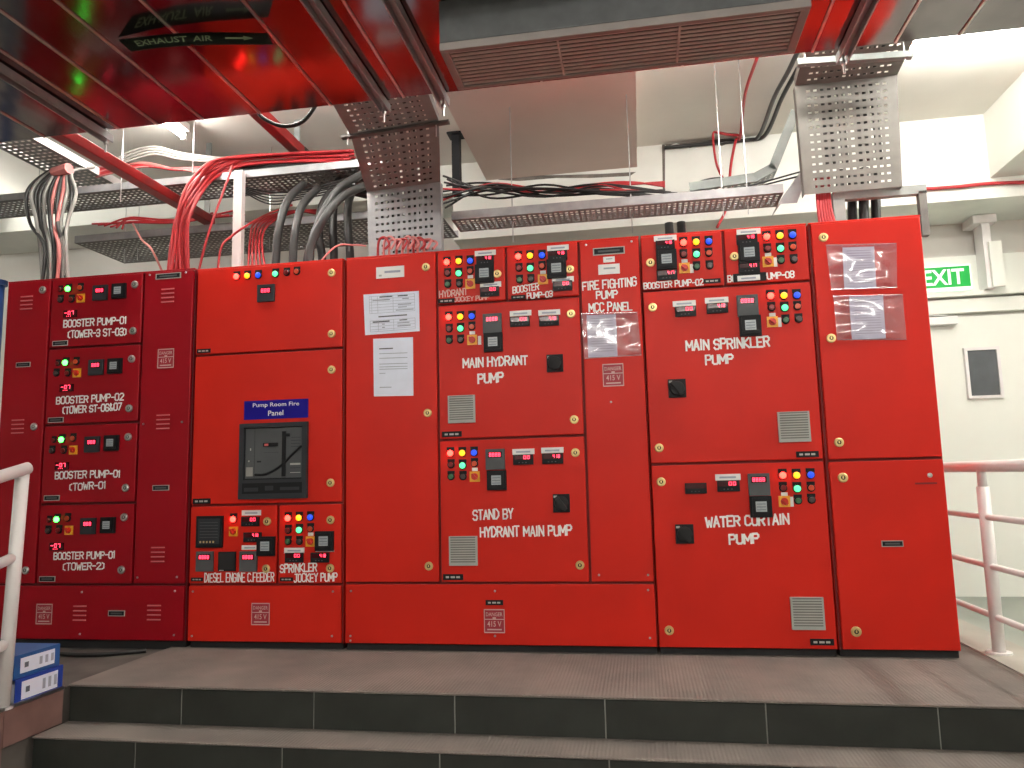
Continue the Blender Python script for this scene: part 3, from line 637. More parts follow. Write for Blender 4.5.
put(D, 'lock', 330.7, 519.9); put(D, 'lock', 330.3, 568.1); put(D, 'plate', 286.6, 579.3, .7)
lettering(D, 'SPRINKLER', 280.3, 572.5, 316.8, 571, 7.8); lettering(D, 'JOCKEY PUMP', 294.2, 582, 337.2, 580.7, 7.8)
D = door(cab, F0, F1, 0, .285, 'red', name='base_cover'); put(D, 'danger', 260.6, 614, .98)
for p in ((193, 591.5), (333, 591.5), (192, 636), (332, 636)): put(D, 'screw', *p, .8)

# ---- hydrant panel
cab = cabinet('hydrant_pump_panel', 'wide red control panel with papers on its plain door and two hydrant pump doors', G0, G3, 0, TOP, 'red')
D = door(cab, G0, G1, .291, TOP, 'red'); put(D, 'lock', 426, 267.2); put(D, 'lock', 427.8, 413); put(D, 'lock', 429, 566)
mb = MB(); p = onY(390.2, 272.2); mb.bb(p.x - .075, p.x + .075, -.002, 0, p.z - .03, p.z + .03, 0); mb.bb(p.x - .03, p.x + .055, -.0024, -.002, p.z - .004, p.z + .008, 1); mb.bb(p.x - .06, p.x - .045, -.0024, -.002, p.z - .02, p.z - .01, 2)
o = build(mb, 'maker_sticker', ['white_plastic', 'ink_soft', 'light_grey'], D); bevel(o, .002)
HS = onY(506.2, 275).x
D = door(cab, G1, HS, 1.662, TOP, 'red')
block(D, (447.1, 262.7), (459, 261.6), (470.4, 261.2), (447.8, 273.5), (459, 273.7), (470.4, 271.5), (448, 284.8), (459.6, 284.3), (470.4, 284))
put(D, 'label', 485.3, 253); put(D, 'meter_a', 485.3, 260.4, .93); put(D, 'relay', 484.8, 274); put(D, 'label', 490.6, 284.6); put(D, 'meter_b', 489.8, 291.8); put(D, 'lock', 497.3, 274); put(D, 'plate', 446.5, 301, .85)
lettering(D, 'HYDRANT', 439.6, 297.6, 467.4, 294.4, 6.2, 'faded_paint', .015); lettering(D, 'JOCKEY PUMP', 454.5, 301.8, 489, 299.3, 4.2, 'faded_paint', .015)
D = door(cab, HS, G2, 1.662, TOP, 'red')
block(D, (518.5, 257), (530.2, 256.2), (542.1, 255.7), (519.2, 268.5), (530.5, 268.7), (542.1, 266.5), (519.7, 280.3), (531, 279.5), (543, 279.5))
put(D, 'label', 557.9, 247.8); put(D, 'meter_a', 557.6, 255.7); put(D, 'relay', 556.7, 269); put(D, 'label', 562.9, 279.5); put(D, 'meter_b', 562.6, 286.1); put(D, 'lock', 569.9, 269.4); put(D, 'plate', 518.4, 297.2, .72)
lettering(D, 'BOOSTER', 513, 293.4, 538.8, 289.6, 6.2); lettering(D, 'PUMP-03', 527.2, 299, 552.6, 296.6, 5.4)
D = door(cab, G1, G2, .981, 1.662, 'red')
block(D, (449, 317.5), (460.6, 317.1), (472.1, 316.5), (449.4, 329.2), (460.8, 328.8), (472.1, 327.1), (449.4, 340.6), (460.8, 340), (472.3, 340), 'right')
put(D, 'controller', 492.5, 323.8); put(D, 'relay', 493.5, 342.5, .98); put(D, 'label', 520.6, 313.3); put(D, 'meter_b', 520, 321.7, 1.02); put(D, 'label', 549.2, 312.5); put(D, 'meter_a', 549.2, 321, 1.02)
put(D, 'lock', 571, 314); put(D, 'lock', 574.2, 419.6); put(D, 'isolator', 555, 363.3); put(D, 'vent', 461.9, 409.2); put(D, 'plate', 451.9, 434.2)
lettering(D, 'MAIN HYDRANT', 463.3, 367.8, 527.5, 364.2, 8.6, bold=.04); lettering(D, 'PUMP', 478.3, 383.2, 503.3, 381.6, 8.6, bold=.04)
D = door(cab, G1, G2, .291, .981, 'red')
block(D, (450.6, 453.3), (462.5, 453.1), (474.3, 452.7), (451.2, 464.8), (462.8, 465.5), (474.7, 463.7), (451.2, 476.6), (463.2, 476.6), (474.9, 476.6))
put(D, 'controller', 495.5, 459.3); put(D, 'relay', 497, 480.3, .98); put(D, 'label', 523.4, 451.6); put(D, 'meter_b', 523.4, 459.6, 1.02); put(D, 'label', 552.4, 450.2); put(D, 'meter_a', 552.8, 458.6, 1.05)
put(D, 'lock', 575.4, 452.7); put(D, 'lock', 580, 565.1); put(D, 'isolator', 561.5, 503.1); put(D, 'vent', 463.6, 550.7, 1.02); put(D, 'plate', 453.2, 577)
lettering(D, 'STAND BY', 473.2, 520, 513, 518.2, 9.2, bold=.04); lettering(D, 'HYDRANT MAIN PUMP', 480.5, 537, 571.7, 535, 9.4, bold=.04)
D = door(cab, G2, G3, .291, TOP, 'red', name='cover')
put(D, 'plate_framed', 608.8, 251, 1, 1.55, 1.25)
mb = MB()
for p, a, c_ in ((onY(609, 259.5), .028, .014), (onY(609, 269.2), .052, .025)):
    mb.bb(p.x - a, p.x + a, -.002, 0, p.z - c_, p.z + c_, 0); mb.bb(p.x - a * .5, p.x + a * .6, -.0024, -.002, p.z, p.z + c_ * .35, 1)
build(mb, 'white_stickers'[:-1], ['white_plastic', 'lcd'], D)
lettering(D, 'FIRE FIGHTING', 582.8, 290.4, 636.4, 285.6, 8.0, bold=.02); lettering(D, 'PUMP', 596.6, 299, 617.6, 297.5, 7.4, bold=.02); lettering(D, 'MCC PANEL', 589.3, 311.6, 632, 310, 8, bold=.02)
put(D, 'danger', 613.2, 375)
for p in ((586, 245), (631.5, 241.5), (599, 575), (648, 575), (611, 402)): put(D, 'screw', *p, .8)
D = door(cab, G0, G3, 0, .291, 'red', name='base_cover'); put(D, 'danger', 494.4, 621); put(D, 'plate', 494.4, 602.5, .85)
for p in ((351, 591), (495, 591), (648, 590), (350.5, 636), (350.5, 640.5), (495, 636), (650, 638)): put(D, 'screw', *p, .8)

# ---- sprinkler panel
cab = cabinet('sprinkler_pump_panel', 'red control panel with main sprinkler and water curtain pump doors', G3 + .004, S1, 0, TOP, 'red')
SS = onY(724, 258).x
D = door(cab, G3, SS, 1.666, TOP, 'red')
block(D, (683.4, 243.2), (696, 242.5), (708.7, 241.9), (683.6, 254.9), (696.4, 254.7), (708.8, 253.4), (696.6, 267), (709.6, 266), (684.5, 268.2), 'right')
put(D, 'label', 665.2, 238.2); put(D, 'meter_a', 665.2, 245.2, .93); put(D, 'relay', 666.5, 260); put(D, 'meter_c', 667, 275.3); put(D, 'lock', 650.4, 262.9); put(D, 'plate', 712, 281, .8)
lettering(D, 'BOOSTER PUMP-02', 644, 289, 703.3, 284.8, 5.8)
D = door(cab, SS, S1, 1.666, TOP, 'red')
block(D, (766.5, 237.3), (779.7, 236.3), (792.3, 235.4), (767.3, 249.3), (780.3, 249), (792.7, 247.5), (780.8, 260.8), (793.8, 260), (768, 261.8), 'right')
put(D, 'label', 748.5, 231.7, 1.02); put(D, 'meter_a', 746.7, 239.7); put(D, 'relay', 748.7, 253.4); put(D, 'meter_c', 749.1, 268.2); put(D, 'lock', 734.3, 256.7)
lettering(D, 'BOOSTER PUMP-08', 728, 282.2, 794.2, 277.2, 6)
mb = MB(); p = onY(749.5, 277.5); mb.bb(p.x - .075, p.x + .075, -.008, -.0015, p.z - .02, p.z + .02, 0); build(mb, 'tag_holder', 'black', D)
put(D, 'label', 748.7, 278, .95, y=-.008)
D = door(cab, G3, S1, .833, 1.666, 'red')
block(D, (770.4, 296.3), (783.6, 295.9), (796.6, 295.5), (771.4, 307.8), (784.5, 308.1), (797.3, 306.8), (785.5, 320.4), (798.6, 319.3), (772.3, 322), 'right')
put(D, 'lock', 652.6, 307.4); put(D, 'lock', 659.1, 447.9); put(D, 'label', 684.2, 303.5); put(D, 'meter_b', 685.5, 311.5, 1.02); put(D, 'label', 716.6, 300.2); put(D, 'meter_a', 717.2, 308.3, 1.02)
put(D, 'controller', 747.4, 305.9, 1.02); put(D, 'relay', 750, 326, 1.02); put(D, 'isolator', 677.1, 388.4, 1.02); put(D, 'vent', 793.7, 426.8, 1.02); put(D, 'plate', 807.4, 454.2, .98)
lettering(D, 'MAIN SPRINKLER', 686.5, 350.6, 769.5, 346.2, 9.6, bold=.04); lettering(D, 'PUMP', 706, 364.8, 733.2, 363, 8.8, bold=.04)
D = door(cab, G3, S1, 0, .833, 'red')
block(D, (782.5, 475.3), (796.3, 475.3), (810.4, 474.8), (783, 488), (797, 488.6), (810.9, 487.8), (797.9, 500.6), (811.4, 499.8), (784.3, 501.4), 'right')
put(D, 'lock', 661.1, 481.8); put(D, 'lock', 669.2, 630.3); put(D, 'meter_off', 695.8, 488.3, 1.02); put(D, 'label', 727.8, 477.1, 1.05); put(D, 'meter_b', 728.3, 485.9, 1.04)
put(D, 'controller', 758.8, 484.4); put(D, 'relay', 760.6, 506.6); put(D, 'isolator', 684.6, 533.9, 1.02); put(D, 'vent', 807.2, 613.1, 1.03); put(D, 'plate', 822, 642)
lettering(D, 'WATER CURTAIN', 706.2, 527, 789, 523.8, 9.6, bold=.04); lettering(D, 'PUMP', 729.6, 544.3, 759, 542.8, 9.2, bold=.04)
# ---- right-hand plain panel
cab = cabinet('plain_switch_panel', 'plain red panel at the right end with two doors and two plastic sleeves', T0 - .006, T1, 0, TOP, 'red')
D = door(cab, T0, T1, .829, TOP, 'red'); put(D, 'lock', 823.2, 237.6); put(D, 'lock', 831, 338.3); put(D, 'lock', 838.8, 442.4)
D = door(cab, T0, T1, 0, .829, 'red'); put(D, 'lock', 842.7, 477.6, 1.05); put(D, 'lock', 856, 631.5, 1.05); put(D, 'plate_framed', 892.3, 543.6, .9); put(D, 'screw', 929.8, 475.2, 1.6)
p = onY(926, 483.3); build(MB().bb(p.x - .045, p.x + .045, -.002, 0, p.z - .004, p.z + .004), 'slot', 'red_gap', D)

# ================================================================== PAPERS AND SLEEVES ON THE DOORS
def bil(C, u, v): return C[0].lerp(C[1], u).lerp(C[3].lerp(C[2], u), v)
def sheet(name, corners, lines, label=None, parent=None, y=-.0022, yt=-.0008, block_=None, cat='paper'):
    C = [onY(px, py, y) for px, py in corners]; B = [c.copy() for c in C]
    for c in B: c.y = yt
    mb = MB(); mb.add(C + B, [(0, 1, 2, 3), (4, 7, 6, 5), (0, 4, 5, 1), (1, 5, 6, 2), (2, 6, 7, 3), (3, 7, 4, 0)], 0)
    for u0, u1, v0, v1, mi in lines:
        q = [bil(C, u0, v0), bil(C, u1, v0), bil(C, u1, v1), bil(C, u0, v1)]
        mb.add([(k.x, y - .0004, k.z) for k in q], [(0, 1, 2, 3)], mi)
    o = build(mb, name, ['paper', 'ink', 'ink_soft'], parent)
    if label: tag(o, label, cat)
    return o
tl = [(.10, .92, v, v + .008, 2) for v in (.06, .13, .20, .27, .34, .41, .48, .66, .73, .80, .88, .93)] + [(u, u + .006, .06, .48, 2) for u in (.10, .14, .25, .53, .92)] + [(u, u + .006, .66, .93, 2) for u in (.10, .25, .53, .92)]
tl += [(.29, .52, .075, .105, 1), (.62, .80, .075, .105, 1), (.16, .48, .15, .18, 2), (.70, .82, .15, .18, 2), (.62, .86, .29, .32, 2), (.62, .78, .36, .385, 2), (.58, .90, .43, .455, 2), (.26, .78, .56, .59, 1), (.15, .46, .68, .715, 1), (.64, .78, .68, .705, 1), (.60, .82, .75, .775, 2), (.60, .84, .82, .85, 2), (.32, .37, .75, .775, 2), (.32, .37, .83, .855, 2)]
sheet('notice_sheet', [(363.4, 294.6), (418.8, 290.9), (419.6, 331.1), (365.1, 335.2)], tl, 'wide white printed table sheet on the plain red door, above another sheet')
tl = [(.15, .50, .17, .19, 1)] + [(.15, .86, v, v + .012, 2) for v in (.26, .34, .44, .49, .53)] + [(.15, .30, .60, .612, 2), (.15, .45, .84, .855, 2)]
sheet('notice_sheet', [(373.1, 338.8), (412.9, 337.1), (413.4, 395.7), (373.9, 396.4)], tl, 'upright white letter sheet on the plain red door, below the table sheet')
def sleeve(label, scor, pcor, seed):
    rnd = random.Random(seed)
    c = sum((onY(*p, 0) for p in scor), Vector()) / 4
    t = empty('document_sleeve', (c.x, 0, onY(*scor[3]).z)); tag(t, label, 'plastic sleeve')
    sheet('sheet', pcor, [(.12, .9, v, v + .012, 2) for v in [.08 + .06 * k for k in range(14)]], parent=t, y=-.003, yt=-.0016)
    C = [onY(px, py, 0) for px, py in scor]; nu, nv = 16, 12; vs = []
    bumps = [(rnd.random(), rnd.random(), rnd.uniform(-1, 1), rnd.uniform(3, 7), rnd.uniform(0, 3.1)) for _ in range(10)]
    for j_ in range(nv + 1):
        for i in range(nu + 1):
            u, v = i / nu, j_ / nv; q = bil(C, u, v)
            h = sum(math.sin((u * math.cos(a) + v * math.sin(a)) * k * 3 + b_ * 6) * .5 + .5 for _, b_, _, k, a in bumps) / len(bumps)
            e = min(u, v, 1 - u, 1 - v, .1) * 10
            vs.append((q.x, -.005 - .011 * h * h * 2 * e * rnd.uniform(.8, 1.2), q.z))
    mb = MB(); n_ = nu + 1; mb.add(vs, [(j_ * n_ + i, j_ * n_ + i + 1, (j_ + 1) * n_ + i + 1, (j_ + 1) * n_ + i) for j_ in range(nv) for i in range(nu)])
    build(mb, 'film', 'film', t, smooth=True)
    for p, q in ((0, 1), (2, 3)):
        a, b_ = C[p], C[q]; build(MB().beam((a.x, -.0035, a.z), (b_.x, -.0035, b_.z), .004, .004), 'welded_edge', 'film', t)
sleeve('plastic sleeve with one sheet below the FIRE FIGHTING lettering', [(581.1, 313.8), (637.6, 312.3), (641.5, 355), (584.4, 358.5)], [(586.6, 315.3), (615.8, 314.2), (617.6, 356.2), (588.2, 357.4)], 1)
sleeve('upper crinkled plastic sleeve with a sheet on the right-hand red door', [(825.5, 245.4), (896.3, 243.6), (896.8, 287.4), (831, 289.6)], [(842.5, 247.6), (874, 246.5), (876.4, 288), (844.3, 289)], 2)
sleeve('lower crinkled plastic sleeve with a sheet on the right-hand red door', [(833, 296.3), (902.3, 294.7), (906.2, 339.4), (836.8, 339.9)], [(849, 296.8), (883, 295.8), (885.9, 338.3), (852, 339.5)], 3)

# ================================================================== EXIT SIGN
ex = empty('exit_sign', onY(945, 290, 2.1)); tag(ex, 'green EXIT sign with white letters on the wall beside the red panel', 'exit sign')
a = onY(970.5, 263.5, 2.12); c_ = onY(968, 287.5, 2.12); X1 = a.x; X0 = X1 - .40; Z1 = a.z; Z0 = c_.z - .012
bevel(build(MB().bb(X0, X1, 2.12, WALLY - .026, Z0, Z1), 'housing', 'sign_white', ex), .004)
build(MB().bb(X0 + .012, X1 - .012, 2.117, 2.12, Z0 + .022, Z1 - .014), 'face', 'sign_green', ex)
mb = MB(); text_into(mb, 'EXIT', X0 + .075, 2.115, Z0 + .040, .275, Z1 - Z0 - .072, 0, .02); build(mb, 'lettering', 'sign_white', ex)

# ================================================================== CABLE TRAYS
def flange_beam(mb, p, q, ht, th=.003, mi=0):
    p = Vector(p); q = Vector(q); mb.beam(p + Vector((0, 0, ht / 2)), q + Vector((0, 0, ht / 2)), th, ht, mi)
def tray_x(name, label, x0, x1, y0, y1, z, ht, nc, nr, m_, mflange):
    t = empty(name, ((x0 + x1) / 2, (y0 + y1) / 2, z)); tag(t, label, 'cable tray')
    mb = MB(); mb.perf((x0, y0, z), (0, 1, 0), (1, 0, 0), y1 - y0, x1 - x0, nc, nr, .45, .55, mu=.02, mv=.01)
    solid(build(mb, 'tray_bottom', m_, t), .002)
    for y in (y0, y1):
        mb = MB(); flange_beam(mb, (x0, y, z), (x1, y, z), ht); build(mb, 'side_flange', mflange, t)
    return t
def tray_y(name, label, x0, x1, y0, y1, z, ht, nc, nr, m_, mflange):
    t = empty(name, ((x0 + x1) / 2, (y0 + y1) / 2, z)); tag(t, label, 'cable tray')
    mb = MB(); mb.perf((x0, y0, z), (1, 0, 0), (0, 1, 0), x1 - x0, y1 - y0, nc, nr, .55, .45, mu=.02, mv=.01)
    solid(build(mb, 'tray_bottom', m_, t), .002)
    for x in (x0, x1):
        mb = MB(); flange_beam(mb, (x, y0, z), (x, y1, z), ht); build(mb, 'side_flange', mflange, t)
    return t
TBZ = 2.665
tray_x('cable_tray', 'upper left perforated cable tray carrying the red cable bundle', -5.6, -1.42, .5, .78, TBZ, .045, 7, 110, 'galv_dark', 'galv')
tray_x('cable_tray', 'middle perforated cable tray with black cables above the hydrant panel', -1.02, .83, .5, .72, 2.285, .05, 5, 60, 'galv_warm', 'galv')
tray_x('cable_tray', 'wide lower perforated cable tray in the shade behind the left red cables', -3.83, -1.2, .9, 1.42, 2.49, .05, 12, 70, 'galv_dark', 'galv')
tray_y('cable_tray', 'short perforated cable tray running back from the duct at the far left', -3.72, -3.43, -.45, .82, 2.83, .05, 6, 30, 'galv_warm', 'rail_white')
# riser tray in three bent lengths
et = empty('riser_tray', (-1.26, .35, 1.96)); tag(et, 'bent perforated metal riser tray dropping from the duct onto the plain red door panel', 'cable tray')
xa, xb_ = -1.47, -1.045
path = [(.36, 1.955), (.35, 2.445), (-.13, 2.565), (-.62, 2.60)]
pa = [(.36, 1.955, .35, 2.43, xa, xb_, xa + .0, xb_, 11, 11)]
pts3 = [((xa, .36, 1.953), (xb_, .36, 1.953)), ((xa - .01, .35, 2.44), (xb_ - .0, .35, 2.46)), ((-1.392, -.12, 2.552), (-.925, -.12, 2.58)), ((-1.365, -.497, 2.590), (-.895, -.497, 2.590))]
for k in range(3):
    (A, Bq), (C_, Dq) = pts3[k], pts3[k + 1]
    A, Bq, C_, Dq = Vector(A), Vector(Bq), Vector(C_), Vector(Dq)
    mb = MB(); nc, nr = 11, (11, 9, 8)[k]
    mb.perf((0, 0, 0), (1, 0, 0), (0, 0, 1), 1, 1, nc, nr, .5, .33, mu=.09, mv=.03)
    mb.v = [tuple(A.lerp(Bq, v[0]).lerp(C_.lerp(Dq, v[0]), v[2])) for v in mb.v]
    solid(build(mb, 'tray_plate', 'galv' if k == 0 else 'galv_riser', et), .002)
    for p, q in ((A, C_), (Bq, Dq)):
        nrm = (Bq - A).cross(C_ - A).normalized()
        if nrm.y < 0 and k == 0: nrm = -nrm
        if k > 0 and nrm.z < 0: nrm = -nrm
        mb = MB(); h = .05; mb.add([p, q, q + nrm * h, p + nrm * h], [(0, 1, 2, 3)]); solid(build(mb, 'side_flange', 'galv', et), .002)
build(MB().beam((-1.44, -.12, 2.545), (-.87, -.12, 2.57), .03, .014), 'cross_bar', 'galv_dark', et)
for px in (348, 436):
    q = onY(px, 125, -.12); build(MB().tube([(q.x, -.12, 2.5), (q.x, -.12, CEIL - .001)], .004, 6), 'hanger_rod', 'steel', et)
# right perforated tray
rt = empty('riser_tray', (1.13, .3, 2.2)); tag(rt, 'wide perforated metal tray hanging above the right-hand plain panel', 'cable tray')
pts3 = [((.893, .31, 2.195), (1.362, .31, 2.195)), ((.885, .30, 2.785), (1.383, .30, 2.785)), ((.885, -.10, 2.86), (1.39, -.10, 2.86))]
for k in range(2):
    (A, Bq), (C_, Dq) = pts3[k], pts3[k + 1]; A, Bq, C_, Dq = Vector(A), Vector(Bq), Vector(C_), Vector(Dq)
    mb = MB(); mb.perf((0, 0, 0), (1, 0, 0), (0, 0, 1), 1, 1, 12, (14, 8)[k], .55, .3, mu=.09, mv=.03)
    mb.v = [tuple(A.lerp(Bq, v[0]).lerp(C_.lerp(Dq, v[0]), v[2])) for v in mb.v]
    solid(build(mb, 'tray_plate', 'galv_brown', rt), .002)
    for p, q in ((A, C_), (Bq, Dq)):
        nrm = Vector((0, 1, 0)) if k == 0 else Vector((0, .2, 1)).normalized()
        mb = MB(); mb.add([p, q, q + nrm * .05, p + nrm * .05], [(0, 1, 2, 3)]); solid(build(mb, 'side_flange', 'galv_brown', rt), .002)
build(MB().beam(onY(797, 63, .05), onY(912, 55, .05), .035, .03), 'cross_bar', 'galv_warm', rt)
for px in (805, 905):
    q = onY(px, 60, .05); build(MB().tube([(q.x, .05, q.z - .03), (q.x, .05, CEIL - .001)], .004, 6), 'hanger_rod', 'steel', rt)
br = empty('tray_bracket', (1.2, .3, 2.1)); tag(br, 'grey angle bracket under the right perforated tray', 'bracket')
p, q = onY(838, 197, .36), onY(925, 190, .36); build(MB().beam(p, q, .04, .045), 'arm', 'galv_warm', br)
q2 = onY(921, 192, .36); build(MB().bb(q2.x - .018, q2.x + .018, .34, .38, 1.946, q2.z), 'foot', 'galv_dark', br); build(MB().bb(p.x - .03, p.x + .025, .335, .385, 1.947, p.z + .02), 'foot', 'galv_warm', br)
# sloping narrow tray at the right + elbow
nt_ = empty('narrow_tray', onY(735, 190, .62)); tag(nt_, 'narrow perforated tray climbing to the right behind the conduits', 'cable tray')
P3 = [onY(690, 191, .62), onY(757, 181, .62), onY(777, 170, .62), onY(800, 112, .62)]
for a, b_ in zip(P3[:-1], P3[1:]):
    mb = MB(); d = b_ - a; u = Vector((0, 1, 0)); mb.perf(a, u, d, .12, d.length, 3, max(3, int(d.length / .035)), .5, .5, mu=.015, mv=.005); solid(build(mb, 'tray_bottom', 'galv_warm', nt_), .002)
    mb = MB(); up = u.cross(d).normalized(); up = -up if up.z < 0 else up
    mb.add([a, b_, b_ + up * .05, a + up * .05], [(0, 1, 2, 3)]); solid(build(mb, 'side_flange', 'galv_warm', nt_), .002)
el = empty('tray_elbow', onY(790, 200, .5)); tag(el, 'perforated metal elbow linking the middle tray to the right tray', 'cable tray')
mb = MB(); A = onY(778, 204, .5); d = onY(800, 172, .5) - A; mb.perf(A, (0, 1, 0), d, .2, d.length, 5, 6, .5, .5); solid(build(mb, 'plate', 'galv_warm', el), .002)
mb = MB(); mb.add([onY(778, 204, .5), onY(797, 203, .5), onY(802, 190, .5), onY(801, 172, .5)], [(0, 1, 2, 3)]); solid(build(mb, 'side_flange', 'galv', el), .002)

# ================================================================== CABLES
def C3(pts): return [onY(a, b_, y) for a, b_, y in pts]
def cable(label, pts, r, m_, group=None, name='cable', n=7, cat='cable'):
    pts = [Vector((p.x, min(p.y, BEAMY - r - .003) if p.z > 2.5 else p.y, min(p.z, CEIL - r - .02))) for p in pts]
    o = build(MB().tube(pts, r, n, sub=7), name, m_, smooth=True)
    return tag(o, label, cat, group)
rnd = random.Random(5)
# red bundle bending down from the upper tray into the crimson panel
for k in range(15):
    f = k / 14; jx = rnd.uniform(-2, 2); e = rnd.uniform(-.06, .06)
    x_end = 167 + 24 * f + jx
    pts = [onY(352 + rnd.uniform(-6, 4), 151 + f * 10 + rnd.uniform(-2, 2), .62 + e), onY(300, 152 + f * 10 + rnd.uniform(-2, 2), .62 + e), onY(245, 156 + f * 8 + rnd.uniform(-2, 2), .58 + e), onY(212 + f * 6, 164 + f * 10 + rnd.uniform(-3, 3), .5 + e * .5), onY(190 + f * 10 + rnd.uniform(-4, 4), 183 + f * 10, .36 + e), onY(176 + f * 14 + jx + rnd.uniform(-3, 3), 215 + f * 4, .3 + e), onY(170 + f * 18 + jx + rnd.uniform(-3, 3), 242, .3 + e)]
    q = onY(x_end, 262, .3 + e); pts.append(Vector((q.x, .3 + e, 1.958)))
    cable('thin red cable in the bundle curving down into the crimson panel top', pts, .0085, 'cable_red', 'red cables curving into the crimson panel')
# single loose red strands
cable('loose red cable slanting down onto the crimson panel beside the bundle', C3([(233, 165, .4), (222, 195, .35), (208, 235, .3)]) + [Vector((onY(196, 268, .3).x, .3, 1.958))], .007, 'cable_red')
cable('pinkish cable drooping in front of the lower left tray', C3([(133, 224, .8), (142, 240, .62), (152, 250, .5)]) + [Vector((onY(163, 268, .35).x, .38, 2.02)), Vector((onY(166, 272, .3).x, .35, 1.965))], .007, 'cable_pink')
cable('red cable rising from the feeder panel top past the white post', [Vector((onY(217, 262, .3).x, .3, 1.952))] + C3([(221, 248, .32), (232, 236, .37), (246, 226, .40), (268, 214, .7), (292, 205, .9)]), .007, 'cable_red')
for k in range(5):
    cable('red cable arching between the lower tray and the feeder panel top', [Vector((onY(248 + k * 5, 262, .40).x, .40, 1.955))] + C3([(250 + k * 3, 240, .55), (256 + k * 4, 222, .85), (285 + k * 3, 212, .95), (318, 210 + k, 1.0)]), .007, 'cable_red', 'red cables arching over the feeder panel')
# red cables lying in the left part of the upper tray
for k in range(7):
    cable('red cable lying along the upper left tray behind the red tube', C3([(96, 168 + k * 1.5, .62), (140, 163 + rnd.uniform(-2, 5), .62), (175, 168 + rnd.uniform(-3, 3), .6), (210, 170 + rnd.uniform(-3, 3), .64), (245, 166 + rnd.uniform(-3, 3), .66)]), .007, 'cable_red' if k % 3 else 'cable_pink', 'red cables in the upper left tray')
for k in range(4):
    cable('pale grey cable arching over the upper left tray', C3([(110, 164 + k * 2, .6), (130, 152 + k * 3, .6), (155, 147 + k * 2.5, .6), (185, 154 + k * 2, .62), (240, 160 + k, .62)]), .008, 'cable_pale', 'pale cables over the upper left tray')
for k in range(5):
    cable('dark cable lying on the upper tray above the feeder panel', C3([(245, 170 + k * 1.5, .6), (285, 165 + k * 2, .6), (320, 164 + k * 2 + rnd.uniform(-2, 2), .62), (362, 160 + k * 4, .64)]), .010, ('cable_black', 'cable_grey')[k % 2], 'dark cables on the upper tray')
for k in range(5):
    cable('thin black cable sagging under the upper tray above the feeder panel', C3([(240, 186 + k, .55), (270, 192 + k * 3, .54), (300, 191 + k * 2, .54), (350, 178 + k * 3, .55)]), .005, 'cable_black', 'thin black cables sagging above the feeder panel')
# thick supply cables into the feeder panel
thick = [((304, 184), (288, 200), (279, 228), (276, 258), 'cable_grey', .34), ((318, 188), (302, 206), (295, 232), (293, 258), 'cable_grey', .34), ((362, 174), (338, 190), (320, 220), (308, 256), 'cable_grey', .28), ((364, 186), (342, 197), (326, 216), (311, 246), 'cable_grey', .26),
         ((340, 180), (322, 206), (319, 235), (322, 256), 'cable_black', .44), ((340, 188), (334, 205), (333, 230), (334, 254), 'cable_black', .46), ((352, 192), (348, 206), (348, 230), (350, 254), 'cable_black', .46)]
lab = ['thick grey supply cable dropping into the feeder panel, leftmost of its row', 'thick grey supply cable dropping into the feeder panel, second from the left', 'long thick pale-edged supply cable curving in front of the others', 'thick grey supply cable curving down just under the longest one', 'thick black supply cable behind the grey ones, left of two upright ones', 'thick black upright supply cable behind the curved grey cables', 'thick black upright supply cable beside the riser tray']
for (a, b_, c_, d_, m_, y), l_ in zip(thick, lab):
    e = onY(d_[0], d_[1], y)
    cable(l_, [onY(*a, y + .2), onY(*b_, y + .06), onY(*c_, y), onY(*d_, y), Vector((e.x, y, 1.947))], .024, m_, n=12)
for k in range(4): cable('thick black cable lying behind the upper tray near the riser tray', C3([(300 + k * 4, 188 - k * 3, .8), (330, 178 + k * 3, .8), (372, 182 + k * 5, .85)]), .02, 'cable_black', 'thick black cables behind the riser tray', n=9)
for k in range(8):
    y = .60 + .02 * k
    cable('loose dark cable snaking along the upper tray towards the riser tray', C3([(222 + k * 4, 172 + rnd.uniform(-5, 3), y), (262, 168 + rnd.uniform(-6, 5), y), (300, 168 + rnd.uniform(-6, 6), y), (332, 170 + rnd.uniform(-6, 8), y), (366, 168 + rnd.uniform(-4, 16), y)]), rnd.uniform(.006, .012), ('cable_black', 'cable_grey', 'cable_black', 'cable_red')[k % 4] if k % 4 != 3 else 'cable_black', 'loose dark cables towards the riser tray')
for k in range(6):
    cable('thin loose red cable strung over the lower left tray', C3([(92 + k * 6, 224 + k, 1.0), (130, 219 + rnd.uniform(-2, 4), 1.05), (175, 219 + rnd.uniform(-3, 4), 1.05), (205 + k * 8, 214 + rnd.uniform(-4, 4), 1.05)]), .007, 'cable_red', 'red cables over the lower left tray')
# grey bundle hanging into the crimson panel at the far left
cols = ['cable_grey', 'cable_pale', 'cable_black', 'cable_grey', 'cable_pale', 'cable_black', 'cable_pink', 'cable_grey', 'cable_pink', 'cable_pale', 'cable_black', 'cable_pale']
cnm = {'cable_grey': 'grey', 'cable_pale': 'pale', 'cable_black': 'black', 'cable_pink': 'pink'}
for k, m_ in enumerate(cols):
    f = k / 11
    top_ = onY(56 + 16 * f, 168 + 4 * f, .42); bulge = onY(28 + 48 * f, 190 + 4 * f, .36); mid = onY(34 + 36 * f + rnd.uniform(-6, 6), 222, .32 + rnd.uniform(-.03, .03)); low = onY(40 + 28 * f + rnd.uniform(-6, 6), 248, .3 + rnd.uniform(-.03, .03)); e = onY(42 + 28 * f, 270, .3)
    cable('%s cable in the hanging bundle at the far left of the crimson panel' % cnm[m_], [Vector((top_.x + .05, .55, 2.86)), top_, bulge, mid, low, Vector((e.x, .3, 1.957))], .011, m_, 'far left hanging bundle')
